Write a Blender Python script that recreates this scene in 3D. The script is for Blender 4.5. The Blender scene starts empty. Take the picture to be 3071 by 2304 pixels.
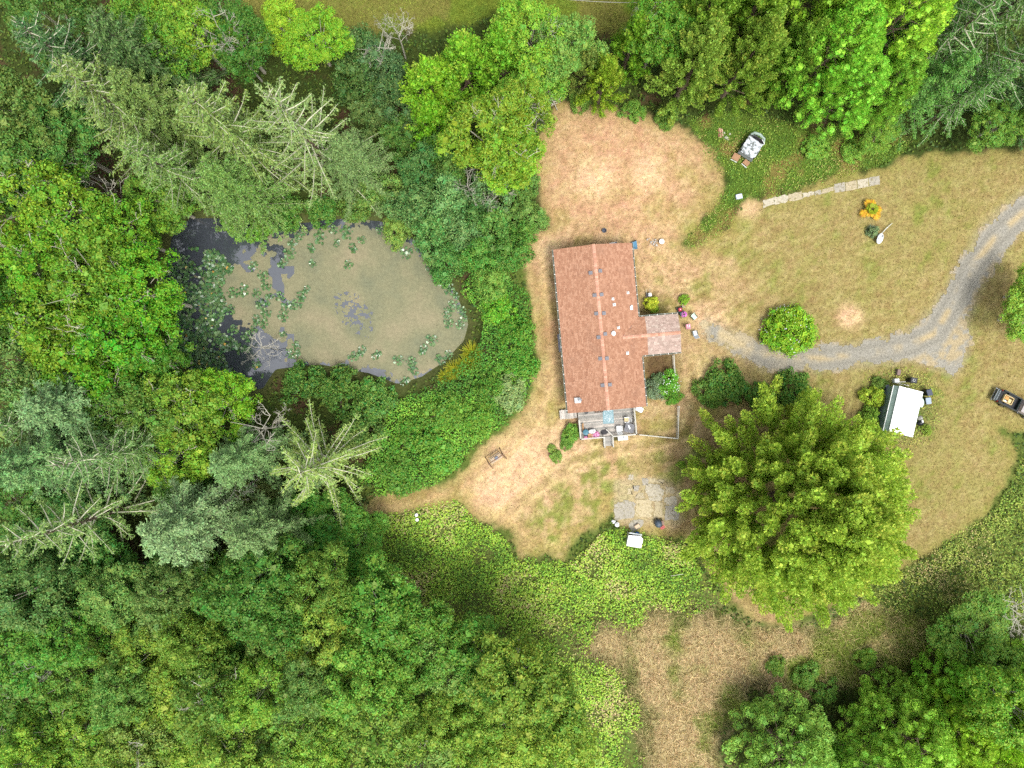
import bpy, math, random
import numpy as np
from mathutils import Vector, Matrix

# ------------------------------------------------------------------ scene, camera, sky, sun
scene = bpy.context.scene
H = 85.3                       # drone height above the yard
PXM = 25.0                     # photo pixels per metre on the ground
cam_d = bpy.data.cameras.new('camera')
cam_d.lens = 25.0; cam_d.sensor_width = 36.0; cam_d.clip_end = 3000; cam_d.clip_start = 0.5
cam = bpy.data.objects.new('camera', cam_d)
cam.location = (0, 0, H)
scene.collection.objects.link(cam)
scene.camera = cam

SUN_EL, SUN_AZ = 64.0, 150.0   # azimuth clockwise from north (+Y): high, from the south-south-east
world = bpy.data.worlds.new('World'); scene.world = world; world.use_nodes = True
wn = world.node_tree.nodes; wl = world.node_tree.links
bg = wn['Background']
sky = wn.new('ShaderNodeTexSky'); sky.sky_type = 'NISHITA'; sky.sun_disc = False
sky.sun_elevation = math.radians(SUN_EL); sky.sun_rotation = math.radians(SUN_AZ)
sky.air_density = 1.0; sky.dust_density = 4.0; sky.ozone_density = 0.6; sky.altitude = 50
hsv = wn.new('ShaderNodeHueSaturation'); hsv.inputs['Saturation'].default_value = 0.28      # thin even cloud: a whiter sky
wl.new(sky.outputs[0], hsv.inputs['Color']); wl.new(hsv.outputs[0], bg.inputs[0]); bg.inputs[1].default_value = 0.15
sd = bpy.data.lights.new('sun', 'SUN'); sd.energy = 1.3; sd.angle = math.radians(15); sd.color = (1.0, 0.96, 0.89)
sun = bpy.data.objects.new('sun', sd); scene.collection.objects.link(sun)
_e, _a = math.radians(SUN_EL), math.radians(SUN_AZ)
sdir = Vector((math.sin(_a) * math.cos(_e), math.cos(_a) * math.cos(_e), math.sin(_e)))
sun.rotation_euler = sdir.to_track_quat('Z', 'Y').to_euler()
sun.location = sdir * 120
vs = scene.view_settings
vs.view_transform = 'Standard'; vs.look = 'None'; vs.gamma = 1.0; vs.exposure = 1.36; vs.use_curve_mapping = False
cy = scene.cycles
cy.max_bounces = 3; cy.diffuse_bounces = 2; cy.glossy_bounces = 2; cy.transmission_bounces = 2; cy.transparent_max_bounces = 4
cy.use_adaptive_sampling = True; cy.adaptive_threshold = 0.03
cy.use_denoising = False; cy.use_light_tree = False; cy.caustics_reflective = False; cy.caustics_refractive = False
COL = scene.collection

# ------------------------------------------------------------------ helpers
def W(px, py, z=0.0):
    """photo pixel -> world point at height z"""
    k = (H - z) / H / PXM
    return Vector(((px - 1535.5) * k, (1152.0 - py) * k, z))

def lin(v):
    v = v / 255.0
    return v / 12.92 if v <= 0.04045 else ((v + 0.055) / 1.055) ** 2.4
KA = 0.62
def C(r, g, b, k=1.0):
    return (lin(r) * KA * k, lin(g) * KA * k, lin(b) * KA * k, 1.0)

def tag(o, label=None, cat=None, group=None, kind=None):
    if label: o['label'] = label
    if cat: o['category'] = cat
    if group: o['group'] = group
    if kind: o['kind'] = kind
    return o

def link(name, me, parent=None, m=None):
    o = bpy.data.objects.new(name, me); COL.objects.link(o)
    if m is not None and me is not None and not me.materials: me.materials.append(m)
    if parent is not None: o.parent = parent
    return o

def empty(name, loc=(0, 0, 0), rz=0.0, label=None, cat=None, group=None):
    o = bpy.data.objects.new(name, None); COL.objects.link(o)
    o.location = loc; o.rotation_euler = (0, 0, rz); o.empty_display_size = 0.3
    return tag(o, label, cat, group)

class MB:
    def __init__(self): self.v = []; self.f = []
    def add(self, vs_, fs_):
        b = len(self.v); self.v += [tuple(p) for p in vs_]; self.f += [tuple(i + b for i in f) for f in fs_]
        return self
    def box(self, c, s, rz=0.0, rx=0.0, ry=0.0, taper=1.0):
        R = Matrix.Rotation(rz, 3, 'Z') @ Matrix.Rotation(ry, 3, 'Y') @ Matrix.Rotation(rx, 3, 'X')
        pts = []
        for z in (-.5, .5):
            t = taper if z > 0 else 1.0
            for x, y in ((-.5, -.5), (.5, -.5), (.5, .5), (-.5, .5)):
                pts.append(Vector(c) + R @ Vector((x * s[0] * t, y * s[1] * t, z * s[2])))
        return self.add(pts, [(3, 2, 1, 0), (4, 5, 6, 7), (0, 1, 5, 4), (1, 2, 6, 5), (2, 3, 7, 6), (3, 0, 4, 7)])
    def rbox(self, c, s, rz=0.0, r=0.1, n=4, lip=0.03):
        """box with rounded vertical corners and a softened top edge"""
        pts2 = []
        for q, (sx, sy) in enumerate(((1, 1), (-1, 1), (-1, -1), (1, -1))):
            for k in range(n + 1):
                a = math.pi / 2 * (q + k / n)
                pts2.append((sx * (s[0] / 2 - r) + r * math.cos(a), sy * (s[1] / 2 - r) + r * math.sin(a)))
        m = len(pts2); co, si = math.cos(rz), math.sin(rz); V = []
        for z, sc in ((-s[2] / 2, 1), (s[2] / 2 - lip, 1), (s[2] / 2, 1 - 2 * lip / max(s[0], s[1]))):
            for x, y in pts2:
                x, y = x * sc, y * sc
                V.append((c[0] + x * co - y * si, c[1] + x * si + y * co, c[2] + z))
        F = [tuple(range(m - 1, -1, -1)), tuple(range(2 * m, 3 * m))]
        for l in range(2):
            for i in range(m):
                j = (i + 1) % m
                F.append((l * m + i, l * m + j, (l + 1) * m + j, (l + 1) * m + i))
        return self.add(V, F)
    def tube(self, pts, rad, n=6, cap=True):
        pts = [Vector(p) for p in pts]
        if not hasattr(rad, '__len__'): rad = [rad] * len(pts)
        V = []; F = []
        for i, p in enumerate(pts):
            d = (pts[min(i + 1, len(pts) - 1)] - pts[max(i - 1, 0)])
            d = d.normalized() if d.length > 1e-6 else Vector((0, 0, 1))
            u = d.orthogonal().normalized() if abs(d.z) > .9 else d.cross(Vector((0, 0, 1))).normalized()
            w = d.cross(u)
            for k in range(n):
                a = 2 * math.pi * k / n
                V.append(p + (u * math.cos(a) + w * math.sin(a)) * rad[i])
        for i in range(len(pts) - 1):
            for k in range(n):
                j = (k + 1) % n
                F.append((i * n + k, i * n + j, (i + 1) * n + j, (i + 1) * n + k))
        if cap:
            F.append(tuple(range(n - 1, -1, -1))); b = (len(pts) - 1) * n; F.append(tuple(range(b, b + n)))
        return self.add(V, F)
    def lathe(self, c, prof, n=16, sx=1.0, sy=1.0, rz=0.0, tilt=None):
        V = []; F = []; m = len(prof)
        co, si = math.cos(rz), math.sin(rz)
        for r, z in prof:
            for k in range(n):
                a = 2 * math.pi * k / n
                x, y = r * math.cos(a) * sx, r * math.sin(a) * sy
                p = Vector((x * co - y * si, x * si + y * co, z))
                if tilt is not None: p = tilt @ p
                V.append(Vector(c) + p)
        for i in range(m - 1):
            for k in range(n):
                j = (k + 1) % n
                F.append((i * n + k, i * n + j, (i + 1) * n + j, (i + 1) * n + k))
        F.append(tuple(range(n - 1, -1, -1))); F.append(tuple(range((m - 1) * n, m * n)))
        return self.add(V, F)
    def prism(self, poly, z0, z1):
        n = len(poly)
        V = [(x, y, z0) for x, y in poly] + [(x, y, z1) for x, y in poly]
        F = [tuple(range(n - 1, -1, -1)), tuple(range(n, 2 * n))] + [(i, (i + 1) % n, n + (i + 1) % n, n + i) for i in range(n)]
        return self.add(V, F)
    def mesh(self, name, m=None, smooth=False):
        me = bpy.data.meshes.new(name); me.from_pydata(self.v, [], self.f); me.validate(); me.update()
        if m is not None: me.materials.append(m)
        if smooth:
            me.polygons.foreach_set('use_smooth', [True] * len(me.polygons))
            try: me.set_sharp_from_angle(angle=math.radians(40))
            except Exception: pass
        return me
    def build(self, name, m, parent=None, smooth=False, loc=None, rz=None):
        o = link(name, self.mesh(name, m, smooth), parent)
        if loc is not None: o.location = loc
        if rz is not None: o.rotation_euler = (0, 0, rz)
        return o

# ------------------------------------------------------------------ noise and polygons (numpy)
def vnoise(x, y, scale, seed=0, octaves=3):
    out = np.zeros_like(x, dtype=np.float64); amp = 1.0; tot = 0
    for o in range(octaves):
        r = np.random.default_rng(seed * 101 + o); g = r.random((256, 256))
        u = x * scale * 2 ** o + 37.7 * o; v = y * scale * 2 ** o + 11.3 * o
        iu = np.floor(u).astype(int); iv = np.floor(v).astype(int); fu = u - iu; fv = v - iv
        fu = fu * fu * (3 - 2 * fu); fv = fv * fv * (3 - 2 * fv)
        a = g[iu % 256, iv % 256]; b = g[(iu + 1) % 256, iv % 256]; c = g[iu % 256, (iv + 1) % 256]; d = g[(iu + 1) % 256, (iv + 1) % 256]
        out += amp * ((a * (1 - fu) + b * fu) * (1 - fv) + (c * (1 - fu) + d * fu) * fv); tot += amp; amp *= 0.5
    return out / tot

def poly_w(pts):
    return np.array([[(p[0] - 1535.5) / PXM, (1152.0 - p[1]) / PXM] for p in pts])

def sdist(x, y, poly):
    """signed distance in metres, positive inside"""
    d = np.full(x.shape, 1e9); ins = np.zeros(x.shape, bool); n = len(poly)
    for i in range(n):
        ax, ay = poly[i]; bx, by = poly[(i + 1) % n]
        ex, ey = bx - ax, by - ay; L2 = ex * ex + ey * ey + 1e-12
        t = np.clip(((x - ax) * ex + (y - ay) * ey) / L2, 0, 1)
        d = np.minimum(d, (x - ax - t * ex) ** 2 + (y - ay - t * ey) ** 2)
        c = ((ay > y) != (by > y)) & (x < (bx - ax) * (y - ay) / (by - ay + 1e-12) + ax)
        ins ^= c
    d = np.sqrt(d)
    return np.where(ins, d, -d)

def pline(x, y, pts):
    """signed sideways distance (metres) to a photo polyline"""
    P = poly_w(pts); best = np.full(x.shape, 1e9); sg = np.zeros(x.shape)
    for a, b in zip(P[:-1], P[1:]):
        e = b - a; L2 = (e ** 2).sum(); t = np.clip(((x - a[0]) * e[0] + (y - a[1]) * e[1]) / L2, 0, 1)
        dx, dy = x - a[0] - t * e[0], y - a[1] - t * e[1]; d = np.sqrt(dx * dx + dy * dy); k = d < best
        best = np.where(k, d, best); sg = np.where(k, np.sign(e[0] * dy - e[1] * dx), sg)
    return best * sg

def sample_poly(poly, density, seed):
    r = np.random.default_rng(seed)
    lo = poly.min(0); hi = poly.max(0); n = int((hi - lo).prod() * density)
    p = lo + r.random((n, 2)) * (hi - lo)
    s = sdist(p[:, 0], p[:, 1], poly)
    k = s > 0
    return p[k], s[k]

# ------------------------------------------------------------------ materials
MATS = {}
def nt(name):
    m = bpy.data.materials.new(name); m.use_nodes = True
    t = m.node_tree; b = t.nodes['Principled BSDF']; o = t.nodes['Material Output']
    return m, t, b, o

def mat(name, col, rough=0.7, spec=0.3, metal=0.0, var=0.15, scale=3.0, bump=0.0, bscale=20.0, col2=None, thr=(0.45, 0.6), sc2=1.2):
    if name in MATS: return MATS[name]
    m, t, b, o = nt(name)
    N = t.nodes; L = t.links
    tc = N.new('ShaderNodeTexCoord')
    n1 = N.new('ShaderNodeTexNoise'); n1.inputs['Scale'].default_value = scale; n1.inputs['Detail'].default_value = 6
    L.new(tc.outputs['Object'], n1.inputs['Vector'])
    mr = N.new('ShaderNodeMapRange'); mr.inputs[1].default_value = 0.25; mr.inputs[2].default_value = 0.75
    mr.inputs[3].default_value = 1 - var; mr.inputs[4].default_value = 1 + var
    L.new(n1.outputs['Fac'], mr.inputs[0])
    mul = N.new('ShaderNodeVectorMath'); mul.operation = 'SCALE'
    L.new(mr.outputs[0], mul.inputs['Scale'])
    if col2 is not None:
        n2 = N.new('ShaderNodeTexNoise'); n2.inputs['Scale'].default_value = sc2; n2.inputs['Detail'].default_value = 8
        L.new(tc.outputs['Object'], n2.inputs['Vector'])
        r2 = N.new('ShaderNodeMapRange'); r2.inputs[1].default_value = thr[0]; r2.inputs[2].default_value = thr[1]
        L.new(n2.outputs['Fac'], r2.inputs[0])
        mx = N.new('ShaderNodeMix'); mx.data_type = 'RGBA'
        mx.inputs['A'].default_value = col; mx.inputs['B'].default_value = col2
        L.new(r2.outputs[0], mx.inputs['Factor']); L.new(mx.outputs['Result'], mul.inputs[0])
    else:
        mul.inputs[0].default_value = col[:3]
    L.new(mul.outputs[0], b.inputs['Base Color'])
    b.inputs['Roughness'].default_value = rough; b.inputs['Metallic'].default_value = metal
    b.inputs['Specular IOR Level'].default_value = spec
    if bump > 0:
        nb = N.new('ShaderNodeTexNoise'); nb.inputs['Scale'].default_value = bscale; nb.inputs['Detail'].default_value = 5
        L.new(tc.outputs['Object'], nb.inputs['Vector'])
        bp = N.new('ShaderNodeBump'); bp.inputs['Strength'].default_value = bump; bp.inputs['Distance'].default_value = 0.05
        L.new(nb.outputs['Fac'], bp.inputs['Height']); L.new(bp.outputs[0], b.inputs['Normal'])
    MATS[name] = m
    return m

def leaf_mat(name, tip=None, base=None, attr=None, transl=0.28, rvar=(0.72, 1.3), hue=0.05, rough=0.55, spec=0.25):
    """foliage: the object's colour (or an attribute), varied leaf by leaf; tint lightens young tips and paints cypress rims bright"""
    if name in MATS: return MATS[name]
    m, t, b, o = nt(name); N = t.nodes; L = t.links
    if attr:
        src = N.new('ShaderNodeAttribute'); src.attribute_name = attr; out = src.outputs['Color']
    elif base:
        src = N.new('ShaderNodeRGB'); src.outputs[0].default_value = base; out = src.outputs[0]
    else:
        src = N.new('ShaderNodeObjectInfo'); out = src.outputs['Color']
    geo = N.new('ShaderNodeNewGeometry'); rnd = geo.outputs['Random Per Island']
    if tip:
        ta = N.new('ShaderNodeAttribute'); ta.attribute_name = 'tint'
        mx = N.new('ShaderNodeMix'); mx.data_type = 'RGBA'; mx.inputs['B'].default_value = tip
        L.new(ta.outputs['Fac'], mx.inputs['Factor']); L.new(out, mx.inputs['A']); out = mx.outputs['Result']
    hs = N.new('ShaderNodeHueSaturation')
    mh = N.new('ShaderNodeMapRange'); mh.inputs[3].default_value = 0.5 - hue; mh.inputs[4].default_value = 0.5 + hue * 0.6
    wn_ = N.new('ShaderNodeTexWhiteNoise'); wn_.noise_dimensions = '1D'
    L.new(rnd, wn_.inputs['W']); L.new(wn_.outputs['Value'], mh.inputs[0]); L.new(mh.outputs[0], hs.inputs['Hue'])
    mv = N.new('ShaderNodeMapRange'); mv.inputs[3].default_value = rvar[0]; mv.inputs[4].default_value = rvar[1]
    L.new(rnd, mv.inputs[0]); L.new(mv.outputs[0], hs.inputs['Value']); L.new(out, hs.inputs['Color'])
    L.new(hs.outputs[0], b.inputs['Base Color'])
    b.inputs['Roughness'].default_value = rough; b.inputs['Specular IOR Level'].default_value = spec
    tr = N.new('ShaderNodeBsdfTranslucent'); L.new(hs.outputs[0], tr.inputs['Color'])
    ms = N.new('ShaderNodeMixShader'); ms.inputs[0].default_value = transl
    L.new(b.outputs[0], ms.inputs[1]); L.new(tr.outputs[0], ms.inputs[2]); L.new(ms.outputs[0], o.inputs['Surface'])
    MATS[name] = m
    return m

# ------------------------------------------------------------------ leaf meshes (numpy)
def nrm(a): return a / (np.linalg.norm(a, axis=1, keepdims=True) + 1e-9)

def leaf_mesh(name, P, A, Nn, Ln, Wd, m, tint=None, col=None, tri=False):
    A = nrm(A); S = nrm(np.cross(Nn, A)); A = nrm(A); n = len(P)
    Ln = np.broadcast_to(np.asarray(Ln, float), (n,))[:, None]; Wd = np.broadcast_to(np.asarray(Wd, float), (n,))[:, None]
    if tri:
        V = np.stack([P - S * Wd / 2, P + S * Wd / 2, P + A * Ln], 1); k = 3
    else:
        V = np.stack([P - A * Ln * .5, P + S * Wd * .5 + A * Ln * .08, P + A * Ln * .5, P - S * Wd * .5 + A * Ln * .08], 1); k = 4
    me = bpy.data.meshes.new(name)
    me.vertices.add(n * k); me.vertices.foreach_set('co', V.reshape(-1).astype(np.float32))
    me.loops.add(n * k); me.loops.foreach_set('vertex_index', np.arange(n * k, dtype=np.int32))
    me.polygons.add(n); me.polygons.foreach_set('loop_start', np.arange(0, n * k, k, dtype=np.int32))
    me.polygons.foreach_set('loop_total', np.full(n, k, dtype=np.int32))
    if tint is not None:
        at = me.attributes.new('tint', 'FLOAT', 'FACE'); at.data.foreach_set('value', np.asarray(tint, np.float32))
    if col is not None:
        at = me.attributes.new('col', 'FLOAT_COLOR', 'FACE')
        c4 = np.ones((n, 4), np.float32); c4[:, :3] = col; at.data.foreach_set('color', c4.reshape(-1))
    me.update(calc_edges=True); me.materials.append(m)
    return me

def rdir(r, n): return nrm(r.normal(size=(n, 3)))
# ------------------------------------------------------------------ tree builders (meshes shared by alike trees)
BARK = mat('bark', C(120, 105, 88), 0.9, 0.1, var=0.3, scale=6, bump=0.5, bscale=14)
PALE = mat('pale_bark', C(196, 190, 170), 0.85, 0.15, var=0.2, scale=8, bump=0.3, bscale=20)
LIMB = mat('lichen_limb', C(200, 200, 172), 0.9, 0.1, var=0.22, scale=5)
LIMBD = mat('grey_limb', C(140, 138, 112), 0.9, 0.1, var=0.22, scale=5)
BLEACH = mat('bleached_wood', C(186, 182, 166), 0.85, 0.1, var=0.15, scale=7)
LM_DEC = leaf_mat('broad_leaf', transl=0.3)
LM_SPR = leaf_mat('spruce_needles', tip=C(142, 174, 104, 1.1), transl=0.15, rvar=(0.6, 1.4), hue=0.03)
LM_CYP = leaf_mat('cypress_scales', tip=C(170, 194, 84, 1.8), transl=0.2, rvar=(0.75, 1.25), hue=0.03)
LM_PLU = leaf_mat('plume_needles', tip=C(190, 184, 84, 1.5), transl=0.35, rvar=(0.75, 1.28), hue=0.03)
LM_SHR = leaf_mat('shrub_leaf', tip=C(150, 176, 70, 1.5), transl=0.25)

def clump_leaves(r, c, rc, n, leaf, flat=0.75, up=0.5, wid=0.6, nscat=0.6):
    d = rdir(r, n); d[:, 2] = d[:, 2] * 0.85 + 0.25; d = nrm(d)
    P = c + d * rc * (0.55 + 0.45 * r.random((n, 1)) ** 0.5) * np.array([1, 1, flat])
    Nn = nrm(d * 0.6 + np.array([0, 0, up]) + r.normal(size=(n, 3)) * nscat)
    A = np.cross(Nn, rdir(r, n))
    L = leaf * (0.7 + 0.7 * r.random(n))
    return P, A, Nn, L, L * wid

def core_leaves(r, c, rc, n, ax=None, el=1.0):
    """a few broad inner sprays that close the heart of a clump"""
    d = rdir(r, n)
    P = c + d * rc * .5
    if ax is not None: P = P + np.outer(r.uniform(-.5, .5, n) * el, ax)
    Nn = nrm(d + np.array([0, 0, .3])); A = np.cross(Nn, rdir(r, n)); L = rc * r.uniform(.9, 1.2, n)
    return P, A, Nn, L, L * .8

def cat_leaves(parts):
    return [np.concatenate([p[i] for p in parts]) for i in range(5)]

def make_broadleaf(seed, R=4.6, h=16.0, ncl=155, nl=100, leaf=0.22, hc=0.55, dead=0):
    r = np.random.default_rng(seed); Hc = h * hc; cz = h - Hc * 0.5
    parts = []; tb = MB(); tips = []
    ph = r.random(4) * 6.28
    for i in range(ncl):
        d = rdir(r, 1)[0]; d[2] = d[2] * 0.75 + 0.3; d /= np.linalg.norm(d)
        az = math.atan2(d[1], d[0])
        lob = 1 + 0.16 * math.sin(2 * az + ph[0]) + 0.12 * math.sin(3 * az + ph[1]) + 0.08 * math.sin(5 * az + ph[2])
        rad = (0.45 + 0.55 * r.random() ** 0.45) * lob
        c = np.array([d[0] * R * rad, d[1] * R * rad, cz + d[2] * Hc * 0.5 * rad])
        rc = R * r.uniform(0.11, 0.23)
        parts.append(clump_leaves(r, c, rc, int(nl * (rc / (R * .17)) ** 2), leaf)); tips.append(c)
        parts.append(core_leaves(r, c, rc * .9, 4))
    crown = leaf_mesh('crown', *cat_leaves(parts), LM_DEC)
    tb.tube([(0, 0, -0.3), (0.1, 0, h * .3), (0.15, 0.1, h * .55), (0, 0.2, h * .85)], [h * .017, h * .013, h * .009, 0.03], 7)
    for k in range(14):
        c = tips[int(r.integers(len(tips)))]; z0 = h * r.uniform(.3, .55)
        mid = (c[0] * .5, c[1] * .5, (z0 + c[2]) * .5 + .4)
        tb.tube([(0.1, 0.05, z0), mid, tuple(c)], [.1, .06, .02], 4, cap=False)
    trunk = tb.mesh('trunk', PALE, True)
    deadm = None
    if dead:
        db = MB()
        for k in range(dead):
            d = rdir(r, 1)[0]; d[2] = abs(d[2]) * .8 + .25; d /= np.linalg.norm(d)
            p0 = Vector((d[0] * R * .45, d[1] * R * .45, cz + d[2] * Hc * .3)); p1 = Vector((d[0] * R * .98, d[1] * R * .98, cz + d[2] * Hc * .53))
            twig(db, r, p0, p1, 0.04, 3)
        deadm = db.mesh('dead_branches', PALE)
    return dict(crown=crown, trunk=trunk, dead_branches=deadm, h=h, R=R)

def twig(mb, r, p0, p1, rad, depth):
    d = p1 - p0; L = d.length
    side = Vector(rdir(r, 1)[0]) * L * 0.12
    mid = p0.lerp(p1, .5) + side
    mb.tube([p0, mid, p1], [rad, rad * .8, rad * .45], 3, cap=False)
    if depth > 0:
        for k in range(3 if depth > 1 else 2):
            s = r.uniform(.35, .95); b = p0.lerp(p1, s) + side * (1 - abs(2 * s - 1))
            q = (d.normalized() * .7 + Vector(rdir(r, 1)[0]) * .9).normalized() * L * r.uniform(.3, .55)
            twig(mb, r, b, b + q, rad * .6, depth - 1)

def make_spruce(seed, h=23.0, R=5.6, nb=108, dens=1.1, limb=0.045, needle=0.34, tw=.72, lm=None, boost=1.1):
    r = np.random.default_rng(seed); tb = MB(); lb = MB()
    tb.tube([(0, 0, -.4), (0, 0, h * .3), (.08, .05, h * .7), (0, 0, h)], [h * .016, h * .012, h * .006, .02], 7)
    Ps = []; As = []; Ns = []; Ls = []; Ws = []; Ts = []
    az = r.random() * 6.28
    for i in range(nb):
        t = (i + r.random()) / nb; t = t ** 0.85
        z = h * (0.10 + 0.885 * t); az += 2.399 + r.normal() * .25
        L = R * (1 - t) ** 0.72 * r.uniform(.6, 1.25) + .35
        dr = np.array([math.cos(az), math.sin(az), 0]); sd_ = np.array([-dr[1], dr[0], 0])
        slope = 0.55 * t ** 1.5 - .08 + r.normal() * .06; droop = .22 * (1 - t) + .05
        curve = r.normal() * .12
        def pt(s): return np.array([0, 0, z]) + dr * L * s + sd_ * curve * L * s * s + np.array([0, 0, L * (slope * s - droop * s * s + .14 * s ** 4)])
        lb.tube([pt(0), pt(.35), pt(.7), pt(1)], [limb * (1.25 - (.95 if lm is None else .5) * t), limb * (1 - (.75 if lm is None else .4) * t), limb * .6 * (1 - .5 * t), .01], 3, cap=False)
        nt_ = max(8, int(L * 9 * dens * (1 + boost * t))); bt = r.uniform(.3, 1.0); gap = r.uniform(.2, 1, 3)
        for s in np.sort(r.uniform(.1, 1.0, nt_)):
            if np.any(np.abs(gap - s) < .035) and r.random() < .8: continue
            p = pt(s)
            for sg in (-1, 1):
                if r.random() < .16: continue
                tl = (.14 + tw * (1 - s) ** .5 * min(1, L / 3.2)) * r.uniform(.25, 1.5)
                td = nrm((sd_ * sg * r.uniform(.5, 1.0) + dr * r.uniform(.3, 1.1) + np.array([0, 0, -.25 + r.normal() * .2]))[None])[0]
                m = 2 + int(tl / .2)
                q = np.linspace(.05, 1, m)
                Ps.append(p + np.array([0, 0, -.08]) + td * tl * q[:, None] + r.normal(size=(m, 3)) * .09)
                As.append(td + r.normal(size=(m, 3)) * .55); Ns.append(np.array([0, 0, 1.]) + r.normal(size=(m, 3)) * .5)
                Ls.append(needle * r.uniform(.55, 1.2, m)); Ws.append(needle * .36 * r.uniform(.7, 1.2, m)); Ts.append(q * .55 * bt * r.uniform(.1, 1.2, m))
    crown = leaf_mesh('crown', np.concatenate(Ps), np.concatenate(As), np.concatenate(Ns), np.concatenate(Ls), np.concatenate(Ws), LM_SPR, tint=np.clip(np.concatenate(Ts), 0, 1))
    return dict(crown=crown, trunk=tb.mesh('trunk', BARK, True), branches=lb.mesh('branches', lm or LIMBD), h=h, R=R)

def make_round_cypress(seed, h=18.0, R=5.2, ncl=250, nl=165, leaf=0.2, cone=0.65):
    """rounded, dense, scalloped foliage heads set in tiers"""
    r = np.random.default_rng(seed); parts = []; tint = []
    for i in range(ncl):
        t = (i + r.random()) / ncl
        z = h * (0.12 + 0.84 * t ** .8); rad = R * (1 - t ** 1.6 * .92) ** cone * r.uniform(.72, 1.02)
        az = i * 2.399 + r.normal() * .3
        o = np.array([math.cos(az), math.sin(az), 0])
        c = o * rad + np.array([0, 0, z]); ax = nrm((o * (1 - t * .6) + np.array([0, 0, .55 + t]))[None])[0]
        rc = R * r.uniform(.11, .165) * (1 - .2 * t)
        n = int(nl * (rc / (R * .137)) ** 2)
        d = nrm(r.normal(size=(n, 3)) + ax * .55)
        al = (d @ ax)[:, None]
        P = c + rc * (d + ax * al * .45) * (0.88 + .12 * r.random((n, 1)))
        Nn = nrm(d + r.normal(size=(n, 3)) * .28); A = np.cross(Nn, rdir(r, n)) * .6 + ax
        L = leaf * (.7 + .6 * r.random(n)); parts.append((P, A, Nn, L, L * .62))
        rim = np.clip(1.15 - np.abs(al[:, 0] - .15) * 2.4, 0, 1)  # bright lit rim of each head painted into the tint, with young tips
        tint.append(np.clip(rim * r.uniform(.35, .95, n), 0, 1))
        parts.append(core_leaves(r, c, rc * .95, 6)); tint.append(np.zeros(6))
    crown = leaf_mesh('crown', *cat_leaves(parts), LM_CYP, tint=np.concatenate(tint))
    tb = MB().tube([(0, 0, -.3), (0, 0, h * .5), (0, 0, h * .93)], [h * .02, h * .012, .03], 7)
    for k in range(26):
        a = k * 2.4; z = h * (.1 + .7 * k / 26); L = R * (1 - .7 * k / 26) * .85
        tb.tube([(0, 0, z), (math.cos(a) * L, math.sin(a) * L, z + .9)], [.09, .03], 4, cap=False)
    return dict(crown=crown, trunk=tb.mesh('trunk', BARK, True), h=h, R=R)

def make_plume_cypress(seed, h=18.0, R=6.0, npl=130, nl=290, leaf=0.33, plen=(2.2, 4.2), twigs=True, sx=1.0, sy=1.0, wsc=1.0, align=.6, rr=(.15, .74), tp=1.0):
    """upswept plumes of foliage flaring from several stems"""
    r = np.random.default_rng(seed); parts = []; tint = []; tb = MB()
    tb.tube([(0, 0, -.3), (0, 0, h * .35), (.1, .1, h * .62)], [h * .03, h * .02, .05], 8)
    for i in range(npl):
        t = ((i + r.random()) / npl) ** tp; az = i * 2.399 + r.normal() * .25
        o = np.array([math.cos(az) * sx, math.sin(az) * sy, 0])
        # root on the inner cone, tip flaring outwards and up
        rad = R * (1 - t) ** .62; z = h * (.08 + .78 * t ** .9)
        root = o * rad * r.uniform(*rr) + np.array([0, 0, z + r.normal() * .6]); L = r.uniform(*plen) * (1 - .2 * t)
        ax = nrm((o * (.95 - .75 * t) + np.array([0, 0, .55 + .75 * t]) + r.normal(size=3) * .17)[None])[0]
        n = int(nl * L / 3.2); q = r.random(n) ** .75
        wd = (.25 + .6 * np.sin(np.clip(q * 1.05, 0, 1) * math.pi * .86)) * r.uniform(.7, 1.0) * wsc
        d = rdir(r, n); d = nrm(d - (d @ ax)[:, None] * ax)
        P = root + ax * L * q[:, None] + d * wd[:, None] * (.55 + .45 * r.random((n, 1)))
        A = ax + d * align + r.normal(size=(n, 3)) * .4; Nn = nrm(d * .7 + np.array([0, 0, .5]) + r.normal(size=(n, 3)) * .45)
        Lf = leaf * r.uniform(.7, 1.3, n); parts.append((P, A, Nn, Lf, Lf * .5))
        tint.append(np.clip((q - .35) * r.uniform(0, 1.0, n) * (1.0 if r.random() < .3 else .2), 0, .6))
        parts.append(core_leaves(r, root + ax * L * .42, .5 * wsc, 26, ax, L * .8)); tint.append(np.zeros(26))
        if twigs and i % 4 == 0:
            tb.tube([(0, 0, z * .8), tuple(root), tuple(root + ax * L * .75)], [.08, .045, .015], 4, cap=False)
    crown = leaf_mesh('crown', *cat_leaves(parts), LM_PLU, tint=np.concatenate(tint))
    return dict(crown=crown, trunk=tb.mesh('trunk', BARK, True), h=h, R=R)

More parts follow.
